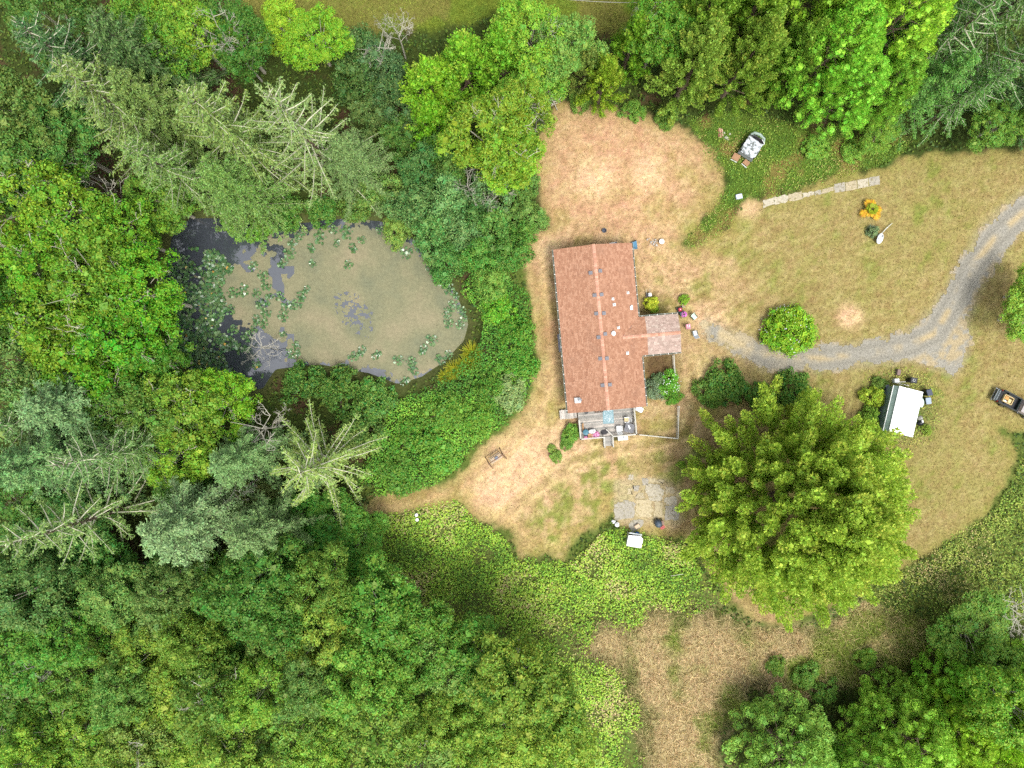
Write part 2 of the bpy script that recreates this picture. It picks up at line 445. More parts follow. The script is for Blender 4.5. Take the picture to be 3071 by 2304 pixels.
def make_shrub(seed, R=2.6, h=3.0, ncl=60, nl=75, leaf=0.2, tips=0.3, wid=.6, lobe=1.0):
    r = np.random.default_rng(seed); parts = []; tb = MB(); T = []
    ph = r.random(3) * 6.28
    for i in range(ncl):
        d = rdir(r, 1)[0]; d[2] = abs(d[2]); az = math.atan2(d[1], d[0])
        lob = 1 + lobe * (.15 * math.sin(2 * az + ph[0]) + .12 * math.sin(3 * az + ph[1]))
        rad = r.uniform(.5, 1) ** .5 * lob
        c = np.array([d[0] * R * rad * .85, d[1] * R * rad * .85, .25 + d[2] * h * .82 * rad])
        rc = R * r.uniform(.16, .28)
        p = clump_leaves(r, c, rc, int(nl * (rc / (R * .22)) ** 2), leaf, wid=wid); parts.append(p); T.append(r.uniform(0, tips, len(p[0])))
        parts.append(core_leaves(r, c, rc * .9, 5)); T.append(np.zeros(5))
        if i % 4 == 0: tb.tube([(0, 0, 0), (c[0] * .5, c[1] * .5, c[2] * .6), tuple(c)], [.05, .035, .012], 4, cap=False)
    crown = leaf_mesh('crown', *cat_leaves(parts), LM_SHR, tint=np.concatenate(T))
    return dict(crown=crown, trunk=tb.mesh('stems', BARK), h=h, R=R)

def make_dead(seed, h=9.0, R=2.5, depth=5):
    r = np.random.default_rng(seed); tb = MB()
    tb.tube([(0, 0, -.2), (.1, 0, h * .4), (0, .1, h * .8)], [.13, .09, .03], 6)
    for k in range(9):
        a = k * 2.4 + r.random(); z = h * r.uniform(.45, .85)
        p0 = Vector((0.05, 0.03, z)); p1 = p0 + Vector((math.cos(a) * R * r.uniform(.5, 1), math.sin(a) * R * r.uniform(.5, 1), h * r.uniform(.08, .3)))
        twig(tb, r, p0, p1, .045, depth - 1)
    return dict(trunk=tb.mesh('trunk', BLEACH), h=h, R=R)

PROTO = {}
PROTO['broad'] = [make_broadleaf(10 + i, dead=0) for i in range(4)]
PROTO['alder'] = [make_broadleaf(30 + i, R=4.6, h=15, ncl=120, nl=90, leaf=.22, dead=6) for i in range(3)]
PROTO['feather'] = [make_plume_cypress(50 + i, h=11, R=3.4, npl=110, nl=150, leaf=.22, plen=(1.4, 2.8), wsc=.7) for i in range(2)]
PROTO['spruce'] = [make_spruce(60, nb=84, limb=.065, tw=.52, lm=LIMB, boost=.5)] + [make_spruce(60 + i) for i in (1, 2)]
PROTO['sparse'] = [make_spruce(70 + i, nb=58, dens=1.0, limb=.085, R=6.4, tw=.4, lm=LIMB, boost=.3) for i in range(2)]
PROTO['round'] = [make_round_cypress(80 + i) for i in range(3)]
PROTO['plume'] = [make_plume_cypress(90 + i, h=19, R=5.4, npl=150, nl=260, leaf=.28, wsc=.85) for i in range(2)]
PROTO['willow'] = [make_shrub(100 + i, R=3.2, h=6.0, ncl=75, nl=90, leaf=.2, tips=.15) for i in range(3)]
PROTO['shrub'] = [make_shrub(110 + i) for i in range(3)]
PROTO['dome'] = [make_shrub(116, R=3.6, h=2.6, ncl=130, nl=60, leaf=.2, lobe=.35)]
PROTO['dead'] = [make_dead(120 + i) for i in range(3)]
for k_ in PROTO:
    for d_ in PROTO[k_]:
        for me_ in d_.values():
            if isinstance(me_, bpy.types.Mesh): me_.use_fake_user = False

rnd = random.Random(7)
FGAIN = 2.0
def plant(kind, name, loc, h, R, rgb, label, cat, group=None, var=None, rz=None):
    """one tree or shrub: an Empty at its foot with trunk and crown"""
    P = PROTO[kind]; d = P[(var if var is not None else rnd.randrange(len(P))) % len(P)]
    root = empty(name, loc, rz if rz is not None else rnd.uniform(0, 6.28), label, cat, group)
    root.scale = (R / d['R'], R / d['R'], h / d['h'])
    j = lambda: rnd.uniform(.92, 1.08)
    for part in ('trunk', 'branches', 'crown', 'dead_branches'):
        me = d.get(part)
        if me is None: continue
        nm = 'stems' if part == 'trunk' and me.name.startswith('stems') else part
        o = link(nm, me, root)
        if rgb is not None:
            c = C(*rgb, FGAIN * dict(spruce=.68, sparse=.68, broad=.98, alder=.7, feather=.85, willow=1.15, great=1.12, plume=1.2, round=1.6).get(kind, 1)); o.color = (c[0] * j() * (.8 if kind in ('spruce', 'sparse') else .9 if kind in ('willow', 'feather', 'alder') else .98), c[1] * j(), c[2] * j() * .85, 1)
        if part in ('crown', 'branches', 'dead_branches'): o['kind'] = 'stuff'
    return root

def plant_px(kind, name, px, py, h, R, rgb, label, cat, group=None, var=None, zf=0.75, rz=None):
    """px, py: where the crown's middle (or tip, zf=1) shows in the photo"""
    p = W(px, py, h * zf)
    return plant(kind, name, (p.x, p.y, 0), h, R, rgb, label, cat, group, var, rz)
# ------------------------------------------------------------------ the ground: one sheet, its plant cover set by region
MOWN = poly_w([(1670,312),(1640,360),(1610,430),(1597,520),(1602,580),(1625,640),(1650,680),(1605,685),(1580,720),(1565,760),(1580,850),(1595,920),(1605,1000),
 (1610,1080),(1590,1180),(1555,1240),(1500,1290),(1440,1330),(1400,1390),(1330,1450),(1250,1475),(1130,1490),(1092,1530),(1180,1545),(1300,1515),(1390,1500),
 (1430,1550),(1500,1590),(1545,1630),(1560,1670),(1640,1660),(1685,1692),(1712,1640),(1745,1605),(1800,1575),(1840,1540),(1850,1580),(1950,1605),(2050,1605),
 (2080,1650),(2130,1720),(2180,1790),(2250,1850),(2320,1882),(2420,1860),(2600,1760),(2820,1640),(2880,1600),(2950,1550),(3020,1450),(3045,1380),(3030,1320),
 (3000,1290),(3120,1300),(3300,1250),(3300,380),(3071,440),(2950,455),(2800,460),(2700,470),(2660,505),(2550,520),(2450,545),(2380,572),(2330,592),(2285,600),
 (2240,600),(2225,640),(2190,690),(2130,715),(2085,745),(2045,735),(2060,700),(2110,655),(2160,600),(2185,550),(2165,500),(2120,430),(2080,400),(2000,355),(1850,322),(1760,306)])
GRAVEL = poly_w([(3250,480),(3071,575),(3000,632),(2930,702),(2880,790),(2830,880),(2790,938),(2740,980),(2680,1010),(2600,1030),(2480,1037),(2400,1047),(2300,1032),
 (2250,1012),(2180,988),(2122,962),(2100,972),(2110,1000),(2180,1040),(2240,1080),(2290,1105),(2400,1112),(2500,1106),(2600,1096),(2700,1082),(2760,1086),
 (2810,1106),(2860,1122),(2888,1100),(2902,1050),(2903,980),(2922,900),(2962,830),(3005,760),(3071,690),(3250,590)])
POND = poly_w([(500,700),(560,640),(640,640),(760,650),(900,655),(1040,640),(1150,650),(1240,700),(1310,770),(1360,850),(1390,900),(1415,970),(1400,1030),(1340,1090),
 (1270,1140),(1190,1165),(1100,1130),(960,1105),(830,1120),(790,1180),(700,1180),(600,1130),(505,1100),(478,1000),(468,850)])
WEEDN = poly_w([(2060,360),(2200,330),(2500,400),(2760,420),(2700,470),(2620,512),(2450,545),(2330,590),(2235,598),(2190,690),(2080,745),(2045,735),(2110,655),(2180,550)])
MEADOW = poly_w([(700,-120),(2050,-120),(2010,60),(1960,130),(1800,110),(1650,70),(1500,50),(1300,100),(1150,100),(950,90),(800,120),(720,40)])
STRAW = poly_w([(1690,1850),(1850,1830),(2080,1800),(2250,1880),(2450,1880),(2600,1800),(2780,1860),(2800,1960),(2600,2050),(2420,2100),(2250,2060),(2160,2200),(2150,2420),(1950,2420),(1900,2200),(1860,2020),(1720,1960)])
BRAMBLE = poly_w([(1100,1560),(1180,1550),(1300,1522),(1380,1505),(1430,1558),(1500,1600),(1540,1640),(1550,1680),(1640,1670),(1690,1700),(1740,1660),(1800,1600),(1850,1590),
 (1990,1620),(2060,1640),(2120,1730),(2160,1800),(2060,1860),(1960,1850),(1860,1900),(1800,1880),(1760,1950),(1860,2000),(1930,2110),(1930,2240),(1960,2420),(1650,2420),(1600,2050),(1400,1930),(1250,1850),(1120,1720)])
BRAMBLE_E = poly_w([(2600,1765),(2820,1645),(2880,1605),(2950,1555),(3020,1455),(3045,1385),(3200,1310),(3200,1840),(3000,1880),(2800,1880),(2660,1850)])
STRIP = poly_w([(1380,880),(1440,800),(1540,850),(1580,900),(1595,1000),(1600,1090),(1575,1190),(1540,1240),(1480,1285),(1420,1330),(1380,1395),(1310,1450),(1230,1470),(1130,1480),(1080,1440),(1120,1330),(1180,1210),(1280,1170),(1360,1110),(1430,1040),(1440,960)])
SLABPAD = poly_w([(1845,1440),(1900,1425),(2000,1440),(2040,1470),(2045,1560),(2030,1580),(1850,1575),(1838,1500)])

gx = np.concatenate([[-900, -400, -200, -120, -90], np.arange(-78, 78.01, .4), [90, 120, 200, 400, 900]])
gy = np.concatenate([[-900, -400, -200, -120, -80], np.arange(-60, 60.01, .4), [80, 120, 200, 400, 900]])
GX, GY = np.meshgrid(gx, gy); fx, fy = GX.ravel(), GY.ravel()

def ss(v, a, b):
    t = np.clip((v - a) / (b - a), 0, 1); return t * t * (3 - 2 * t)
def mixc(a, b, f): return a * (1 - f[:, None]) + np.array(b[:3]) * f[:, None]
def pxy(px, py): return (px - 1535.5) / PXM, (1152 - py) / PXM
def blob(x, y, px, py, r):
    cx, cy_ = pxy(px, py); return np.exp(-((x - cx) ** 2 + (y - cy_) ** 2) / (r * r))

def ground_colour(x, y):
    n1 = vnoise(x, y, .35, 1); n2 = vnoise(x, y, .12, 2); n3 = vnoise(x, y, .9, 3); n4 = vnoise(x, y, 2.2, 4, 2)
    jit = (n3 - .5) * 1.6 + (n4 - .5) * .9
    col = np.tile(np.array(C(66, 78, 34)[:3]), (len(x), 1))                     # forest floor: litter, moss, low growth
    col = mixc(col, C(84, 66, 48), ss(n1, .55, .7))
    col = mixc(col, C(104, 118, 54), ss(sdist(x, y, MOWN), -5, -.8) * ss(y, 25, 10) * .85)
    m = ss(sdist(x, y, MEADOW) + jit, -.5, .8); mcol = mixc(np.tile(np.array(C(108, 124, 44)[:3]), (len(x), 1)), C(122, 120, 60), ss(n1, .45, .62))
    col = col * (1 - m[:, None]) + mcol * m[:, None]
    s = ss(sdist(x, y, STRAW) + jit * 2.2 + (n1 - .5) * 5, -2.2, 2.2); scol = mixc(np.tile(np.array(C(186, 168, 126)[:3]), (len(x), 1)), C(122, 140, 58), ss(n2 * .5 + n1 * .5 + (x - 22) * .008, .54, .7))
    col = col * (1 - s[:, None]) + scol * s[:, None]
    wd = ss(sdist(x, y, WEEDN) + jit, -.4, .8); wcol = mixc(np.tile(np.array(C(92, 116, 44)[:3]), (len(x), 1)), C(132, 116, 66), ss(n1, .56, .72))
    col = col * (1 - wd[:, None]) + wcol * wd[:, None]
    col = mixc(col, C(104, 114, 58), ss(sdist(x, y, BRAMBLE) + jit * 1.5 + (n1 - .5) * 5, -1.8, 1.8)); col = mixc(col, C(112, 122, 58), ss(sdist(x, y, BRAMBLE_E), -.3, .8))
    # mown dry grass
    sm = sdist(x, y, MOWN) + jit * .7 + (n1 - .5) * 1.6
    dry = np.tile(np.array(C(194, 164, 120)[:3]), (len(x), 1))
    dry = mixc(dry, C(204, 162, 128), ss(n2, .42, .6) * .75)                       # redder thatch
    dry = mixc(dry, C(168, 150, 86), ss(n1, .48, .66) * .7)                       # olive patches
    east = ss(x, 18, 34); dry = mixc(dry, C(152, 142, 84), east * .9)
    grn = ss(n1 * .55 + n3 * .45, .56, .68)
    gz = np.clip(.12 + east * .55 + blob(x, y, 1750, 1500, 6) * 1.1 + blob(x, y, 1650, 1560, 6) * .6 + blob(x, y, 2050, 760, 5) * .5 + blob(x, y, 2750, 1090, 5) + blob(x, y, 2100, 1400, 4) + blob(x, y, 2150, 900, 5) * .3, 0, 1)
    dry = mixc(dry, C(126, 138, 58), grn * gz)
    dry = mixc(dry, C(118, 140, 52), np.clip(blob(x, y, 2050, 1420, 3.5) + blob(x, y, 1740, 1480, 4) * .5, 0, 1) * ss(n3, .3, .6))
    pk = np.clip(blob(x, y, 1840, 500, 8.5) * 1.2, 0, 1); dry = mixc(dry, C(204, 158, 124), pk * .6)
    for (px, py, r_) in ((1780, 535, 2.6), (1945, 520, 2.2), (2550, 950, 1.5), (1640, 760, 2.0), (1560, 1400, 4.2), (1480, 1480, 3.0), (2240, 615, 1.6), (1690, 1360, 2.5), (2130, 960, 2.0)):
        dry = mixc(dry, C(226, 188, 150), np.clip(blob(x, y, px, py, r_) * 1.8 - .2, 0, 1) * .95)
    bands = .5 + .5 * np.sin(sm * 2 * math.pi / 1.25 + (n1 - .5) * 5); bw_ = ss(n2, .35, .6) * ss(sm, .5, 2) * (1 - .85 * pk)
    dry = mixc(dry, C(150, 130, 82), bands ** 3 * bw_ * .6); dry = mixc(dry, C(222, 194, 146), (1 - bands) ** 3 * bw_ * .5 * (1 - east * .7))
    cres = np.clip(blob(x, y, 1790, 1500, 5.2) + blob(x, y, 1690, 1600, 4.2) + blob(x, y, 1830, 1410, 3.0) * .6, 0, 1)
    dry = mixc(dry, C(132, 144, 62), cres * ss(n3 * .6 + n4 * .4, .36, .62) * .85)
    for trk in ([(1590,700),(1612,850),(1632,1000),(1636,1140),(1600,1260),(1500,1365),(1400,1440),(1250,1490),(1110,1516)], [(1860,1345),(1960,1330),(2060,1300),(2085,1200),(2075,1100)], [(1500,1560),(1600,1470),(1720,1380),(1840,1350)], [(2110,1400),(2090,1560),(2160,1720),(2300,1850)]):
        td = np.abs(pline(x, y, trk)); lnw = np.exp(-((td - .75) / .28) ** 2) * ss(n3, .25, .55)
        dry = mixc(dry, C(224, 192, 142), lnw * .8); dry = mixc(dry, C(148, 122, 76), np.exp(-((td - .2) / .3) ** 2) * .35)

    # worn track along the bramble edge and to the deck
    edge = np.exp(-((sm - 1.6) / .5) ** 2) * (x < 8) * (y < 12)
    dry = mixc(dry, C(214, 180, 128), edge * .7 * ss(n3, .3, .6))
    dry = mixc(dry, C(146, 120, 82), ss(n4, .55, .72) * .35); dry = mixc(dry, C(226, 200, 160), ss(n4, .42, .28) * .25 * (1 - east * .6))
    dk = np.clip(blob(x, y, 1660, 1000, 2.0) * .5, 0, 1); dry = mixc(dry, C(150, 112, 76), dk)
    f = ss(sm, -.35, .45); col = col * (1 - f[:, None]) + dry * f[:, None]
    # mown rim slightly greener
    rim = np.exp(-((sm - .2) / .9) ** 2) * f; col = mixc(col, C(150, 140, 76), rim * .45)
    # garden bed beside the house
    bed = np.clip(blob(x, y, 1975, 1100, 2.2) * 1.3, 0, 1); col = mixc(col, C(92, 66, 48), bed * .85)
    bed2 = np.clip(blob(x, y, 1955, 925, 2.0) * 1.2, 0, 1); col = mixc(col, C(118, 112, 58), bed2 * .75)
    # weeds round the shed
    shw = np.clip(blob(x, y, 2700, 1230, 3.4) * 1.6, 0, 1); col = mixc(col, C(98, 110, 52), shw * .85)
    # gravel feathering at the drive's edge, pond margin mud
    g = ss(sdist(x, y, GRAVEL) + jit * .5, -.9, .3); col = mixc(col, C(164, 152, 122), g * .7)
    pd = sdist(x, y, POND); col = mixc(col, C(88, 92, 52), ss(pd, -1.6, .2) * .8)
    pad = ss(sdist(x, y, SLABPAD) + jit * .4, -.4, .4); col = mixc(col, C(190, 172, 136), pad * .8)
    dirt = np.clip(blob(x, y, 2310, 1830, 3.2) + blob(x, y, 2190, 1740, 2.6), 0, 1); col = mixc(col, C(176, 146, 108), dirt * ss(n3, .3, .55) * .6)
    return col

def ground_z(x, y):
    pd = sdist(x, y, POND)
    z = -1.2 * ss(pd, -.9, 2.5) + .10 * (vnoise(x, y, .15, 8) - .5) + .05 * (vnoise(x, y, .8, 9) - .5)
    z = z * 1.0
    for (px, py, r_, hh) in ((1780, 535, 1.9, .25), (1945, 520, 1.6, .2)): z = z + hh * blob(x, y, px, py, r_)
    flat = np.clip(np.maximum(ss(sdist(x, y, GRAVEL), -1.5, 0), ss(sdist(x, y, SLABPAD), -1, 0)), 0, 1)
    return z * (1 - flat) + (-.02) * flat

gz_ = ground_z(fx, fy); gc_ = ground_colour(fx, fy)
ny, nx = GX.shape
idx = np.arange(nx * ny).reshape(ny, nx)
quads = np.stack([idx[:-1, :-1], idx[:-1, 1:], idx[1:, 1:], idx[1:, :-1]], -1).reshape(-1, 4)
def grid_mesh(name, V, Q, m, col=None, smooth=True):
    me = bpy.data.meshes.new(name); n = len(Q); k = Q.shape[1]
    me.vertices.add(len(V)); me.vertices.foreach_set('co', V.astype(np.float32).ravel())
    me.loops.add(n * k); me.loops.foreach_set('vertex_index', Q.ravel().astype(np.int32))
    me.polygons.add(n); me.polygons.foreach_set('loop_start', np.arange(0, n * k, k, dtype=np.int32)); me.polygons.foreach_set('loop_total', np.full(n, k, np.int32))
    if smooth: me.polygons.foreach_set('use_smooth', np.ones(n, bool))
    if col is not None:
        at = me.attributes.new('col', 'FLOAT_COLOR', 'POINT'); c4 = np.ones((len(V), 4), np.float32); c4[:, :3] = col; at.data.foreach_set('color', c4.ravel())
    me.update(calc_edges=True); me.materials.append(m); return me

def ground_material():
    m, t, b, o = nt('grass_ground'); N = t.nodes; L = t.links
    at = N.new('ShaderNodeAttribute'); at.attribute_name = 'col'
    tc = N.new('ShaderNodeTexCoord')
    def noise(s, d=4, r=.6):
        n = N.new('ShaderNodeTexNoise'); n.inputs['Scale'].default_value = s; n.inputs['Detail'].default_value = d; n.inputs['Roughness'].default_value = r
        L.new(tc.outputs['Object'], n.inputs['Vector']); return n
    a = noise(2.6, 8, .85); c = noise(.55, 4)
    mr = N.new('ShaderNodeMapRange'); mr.inputs[1].default_value = .32; mr.inputs[2].default_value = .7; mr.inputs[3].default_value = .5; mr.inputs[4].default_value = 1.42
    L.new(a.outputs['Fac'], mr.inputs[0])
    hs = N.new('ShaderNodeHueSaturation'); L.new(at.outputs['Color'], hs.inputs['Color']); L.new(mr.outputs[0], hs.inputs['Value'])
    mh = N.new('ShaderNodeMapRange'); mh.inputs[1].default_value = .3; mh.inputs[2].default_value = .7; mh.inputs[3].default_value = .488; mh.inputs[4].default_value = .52
    L.new(c.outputs['Fac'], mh.inputs[0]); L.new(mh.outputs[0], hs.inputs['Hue'])
    # single green shoots and bleached straw among the thatch
    g1 = noise(3.6, 7, .8); rg = N.new('ShaderNodeMapRange'); rg.inputs[1].default_value = .53; rg.inputs[2].default_value = .66; rg.inputs[4].default_value = .6; L.new(g1.outputs['Fac'], rg.inputs[0])
    gm = N.new('ShaderNodeMix'); gm.data_type = 'RGBA'; gm.blend_type = 'MULTIPLY'; gm.inputs['B'].default_value = (.58, .82, .42, 1); L.new(rg.outputs[0], gm.inputs['Factor']); L.new(hs.outputs[0], gm.inputs['A'])
    g2 = noise(6.5, 5, .8); r2_ = N.new('ShaderNodeMapRange'); r2_.inputs[1].default_value = .56; r2_.inputs[2].default_value = .7; r2_.inputs[4].default_value = .5; L.new(g2.outputs['Fac'], r2_.inputs[0])
    g3 = N.new('ShaderNodeMix'); g3.data_type = 'RGBA'; g3.blend_type = 'MULTIPLY'; g3.inputs['B'].default_value = (1.5, 1.45, 1.4, 1); g3.clamp_result = False; L.new(r2_.outputs[0], g3.inputs['Factor']); L.new(gm.outputs['Result'], g3.inputs['A'])
    L.new(g3.outputs['Result'], b.inputs['Base Color']); b.inputs['Roughness'].default_value = .95; b.inputs['Specular IOR Level'].default_value = .08
    bp = N.new('ShaderNodeBump'); bp.inputs['Strength'].default_value = .7; bp.inputs['Distance'].default_value = .12
    f = noise(5, 6, .7); L.new(f.outputs['Fac'], bp.inputs['Height']); L.new(bp.outputs[0], b.inputs['Normal'])
    return m
GM = ground_material()
tag(link('ground', grid_mesh('ground', np.stack([fx, fy, gz_], 1), quads, GM, gc_)), kind='structure')

# ------------------------------------------------------------------ gravel drive: its own sheet with a ragged edge
def ragged_sheet(name, poly, cell, z, m, jitter, thr=0.0, seed=5, hole=None, kind='structure', colf=None):
    lo = poly.min(0) - 1; hi = poly.max(0) + 1
    xs = np.arange(lo[0], hi[0], cell); ys = np.arange(lo[1], hi[1], cell)
    X, Y = np.meshgrid(xs, ys); x, y = X.ravel(), Y.ravel()
    s = sdist(x, y, poly) + (vnoise(x, y, .8, seed) - .5) * jitter + (vnoise(x, y, 3.0, seed + 1, 2) - .5) * jitter * .7
    if hole is not None: s = hole(x, y, s)
    n_y, n_x = X.shape; id_ = np.arange(n_x * n_y).reshape(n_y, n_x)
    Q = np.stack([id_[:-1, :-1], id_[:-1, 1:], id_[1:, 1:], id_[1:, :-1]], -1).reshape(-1, 4)
    keep = (s[Q].mean(1) > thr); Q = Q[keep]; used = np.unique(Q); rem = -np.ones(len(x), int); rem[used] = np.arange(len(used))
    jx = np.random.default_rng(seed).normal(size=(len(used), 2)) * cell * .22
    V = np.stack([x[used] + jx[:, 0], y[used] + jx[:, 1], np.full(len(used), z)], 1)
    return tag(link(name, grid_mesh(name, V, rem[Q], m, None if colf is None else colf(V[:, 0], V[:, 1]))), kind=kind)

def gravel_material():
    m, t, b, o = nt('gravel'); N = t.nodes; L = t.links; tc = N.new('ShaderNodeTexCoord')
    v = N.new('ShaderNodeTexVoronoi'); v.inputs['Scale'].default_value = 9; L.new(tc.outputs['Object'], v.inputs['Vector'])
    n = N.new('ShaderNodeTexNoise'); n.inputs['Scale'].default_value = .3; n.inputs['Detail'].default_value = 7; L.new(tc.outputs['Object'], n.inputs['Vector'])
    n2 = N.new('ShaderNodeTexNoise'); n2.inputs['Scale'].default_value = 5; n2.inputs['Detail'].default_value = 6; n2.inputs['Roughness'].default_value = .8; L.new(tc.outputs['Object'], n2.inputs['Vector'])
    r1 = N.new('ShaderNodeMapRange'); r1.inputs[1].default_value = .42; r1.inputs[2].default_value = .62; L.new(n.outputs['Fac'], r1.inputs[0])
    mx = N.new('ShaderNodeMix'); mx.data_type = 'RGBA'; mx.inputs['A'].default_value = C(152, 148, 136); mx.inputs['B'].default_value = C(186, 172, 144); L.new(r1.outputs[0], mx.inputs['Factor'])
    r2 = N.new('ShaderNodeMapRange'); r2.inputs[3].default_value = .72; r2.inputs[4].default_value = 1.2; L.new(v.outputs['Color'], r2.inputs[0])
    r3 = N.new('ShaderNodeMapRange'); r3.inputs[1].default_value = .3; r3.inputs[2].default_value = .7; r3.inputs[3].default_value = .68; r3.inputs[4].default_value = 1.25; L.new(n2.outputs['Fac'], r3.inputs[0])
    mm = N.new('ShaderNodeMath'); mm.operation = 'MULTIPLY'; L.new(r2.outputs[0], mm.inputs[0]); L.new(r3.outputs[0], mm.inputs[1])
    sc = N.new('ShaderNodeVectorMath'); sc.operation = 'SCALE'; da = N.new('ShaderNodeAttribute'); da.attribute_name = 'col'; L.new(da.outputs['Color'], sc.inputs[0]); L.new(mm.outputs[0], sc.inputs['Scale']); L.new(sc.outputs[0], b.inputs['Base Color'])
    b.inputs['Roughness'].default_value = .95; b.inputs['Specular IOR Level'].default_value = .1
    bp = N.new('ShaderNodeBump'); bp.inputs['Strength'].default_value = .8; bp.inputs['Distance'].default_value = .05; L.new(v.outputs['Distance'], bp.inputs['Height']); L.new(bp.outputs[0], b.inputs['Normal'])
    return m
def drive_colour(x, y):
    d = np.abs(pline(x, y, [(2090,968),(2200,1022),(2300,1066),(2450,1076),(2600,1062),(2720,1040),(2805,1000),(2862,900),(2915,800),(2985,712),(3071,635),(3250,535)])); n = vnoise(x, y, .5, 91); n2 = vnoise(x, y, 1.6, 92)
    c = np.tile(np.array(C(158, 154, 142)[:3]), (len(x), 1))
    c = mixc(c, C(190, 170, 128), np.exp(-(d / .42) ** 2) * ss(n, .35, .6) * .85); c = mixc(c, C(136, 132, 120), np.exp(-((d - .85) / .3) ** 2) * .5)
    c = mixc(c, C(186, 166, 124), ss(d, 1.2, 2.0) * ss(n2, .35, .6) * .7); c = mixc(c, C(196, 178, 140), ss(x, 38, 24) * ss(n, .3, .6) * .8)
    return c
ragged_sheet('gravel_driveway', GRAVEL, .22, .015, gravel_material(), 1.9, seed=21, colf=drive_colour)

# ------------------------------------------------------------------ pond: dark water, floating mat, lily pads
WZ = -.45
wm, t_, b_, o_ = nt('pond_water')
b_.inputs['Base Color'].default_value = (.035, .04, .048, 1); b_.inputs['Roughness'].default_value = .03; b_.inputs['IOR'].default_value = 2.0; b_.inputs['Specular IOR Level'].default_value = .6
nz = t_.nodes.new('ShaderNodeTexNoise'); nz.inputs['Scale'].default_value = 1.5; bpn = t_.nodes.new('ShaderNodeBump'); bpn.inputs['Strength'].default_value = .03
t_.links.new(nz.outputs['Fac'], bpn.inputs['Height']); t_.links.new(bpn.outputs[0], b_.inputs['Normal'])
pl = POND; pc = pl.mean(0); big = [(pc[0] + (p[0] - pc[0]) * 1.05, pc[1] + (p[1] - pc[1]) * 1.05) for p in pl]
wme = bpy.data.meshes.new('pond_water'); wme.from_pydata([(x, y, WZ) for x, y in big], [], [tuple(range(len(big) - 1, -1, -1))]); wme.update()
wme.materials.append(wm)
if wme.polygons[0].normal.z < 0: wme.flip_normals()
tag(link('pond_water', wme), kind='structure')

MATP = poly_w([(770,730),(860,700),(960,690),(1040,660),(1160,680),(1240,740),(1310,800),(1360,880),(1395,940),(1410,985),(1380,1040),(1320,1090),(1250,1140),(1180,1150),(1120,1100),(980,1095),(880,1085),(810,1060),(800,1000),(720,980),(700,930),(620,900),(580,850),(640,800),(720,790)])
def mat_hole(x, y, s):
    hcx, hcy = pxy(1062, 940)
    xr_ = (x - hcx) * .8 + (y - hcy) * .6; yr_ = -(x - hcx) * .6 + (y - hcy) * .8; d = np.sqrt((xr_ / 1.3) ** 2 + (yr_ / 2.4) ** 2)
    n = vnoise(x, y, 2.6, 77, 3)
    s = np.where((d < 1.5) & (n + (np.random.default_rng(9).random(len(x)) - .5) * .55 > .20 + d * .22), -1, s)
    l = (x < pxy(880, 0)[0]) & (vnoise(x, y, .5, 78) > .63); s = np.where(l, -1, s)
    return s
def duck_material():
    m, t, b, o = nt('duckweed_mat'); N = t.nodes; L = t.links; tc = N.new('ShaderNodeTexCoord')
    n = N.new('ShaderNodeTexNoise'); n.inputs['Scale'].default_value = .22; n.inputs['Detail'].default_value = 6; L.new(tc.outputs['Object'], n.inputs['Vector'])
    n2 = N.new('ShaderNodeTexNoise'); n2.inputs['Scale'].default_value = 3.5; n2.inputs['Detail'].default_value = 9; n2.inputs['Roughness'].default_value = .9; L.new(tc.outputs['Object'], n2.inputs['Vector'])
    cr = N.new('ShaderNodeValToRGB'); e = cr.color_ramp.elements; e[0].position = .3; e[0].color = C(116, 120, 96); e[1].position = .72; e[1].color = C(150, 140, 112)
    e2 = cr.color_ramp.elements.new(.5); e2.color = C(134, 132, 102); L.new(n.outputs['Fac'], cr.inputs[0])
    r3 = N.new('ShaderNodeMapRange'); r3.inputs[1].default_value = .3; r3.inputs[2].default_value = .7; r3.inputs[3].default_value = .6; r3.inputs[4].default_value = 1.35; L.new(n2.outputs['Fac'], r3.inputs[0])
    sc = N.new('ShaderNodeVectorMath'); sc.operation = 'SCALE'; L.new(cr.outputs[0], sc.inputs[0]); L.new(r3.outputs[0], sc.inputs['Scale']); L.new(sc.outputs[0], b.inputs['Base Color'])
    b.inputs['Roughness'].default_value = .85; b.inputs['Specular IOR Level'].default_value = .2
    bp = N.new('ShaderNodeBump'); bp.inputs['Strength'].default_value = .3; bp.inputs['Distance'].default_value = .02; L.new(n2.outputs['Fac'], bp.inputs['Height']); L.new(bp.outputs[0], b.inputs['Normal'])
    return m
dk_ = ragged_sheet('duckweed', MATP, .12, WZ + .012, duck_material(), 2.4, seed=31, hole=mat_hole, kind='stuff')
tag(dk_, 'tan and olive duckweed mat floating over most of the pond', 'duckweed', kind='stuff')

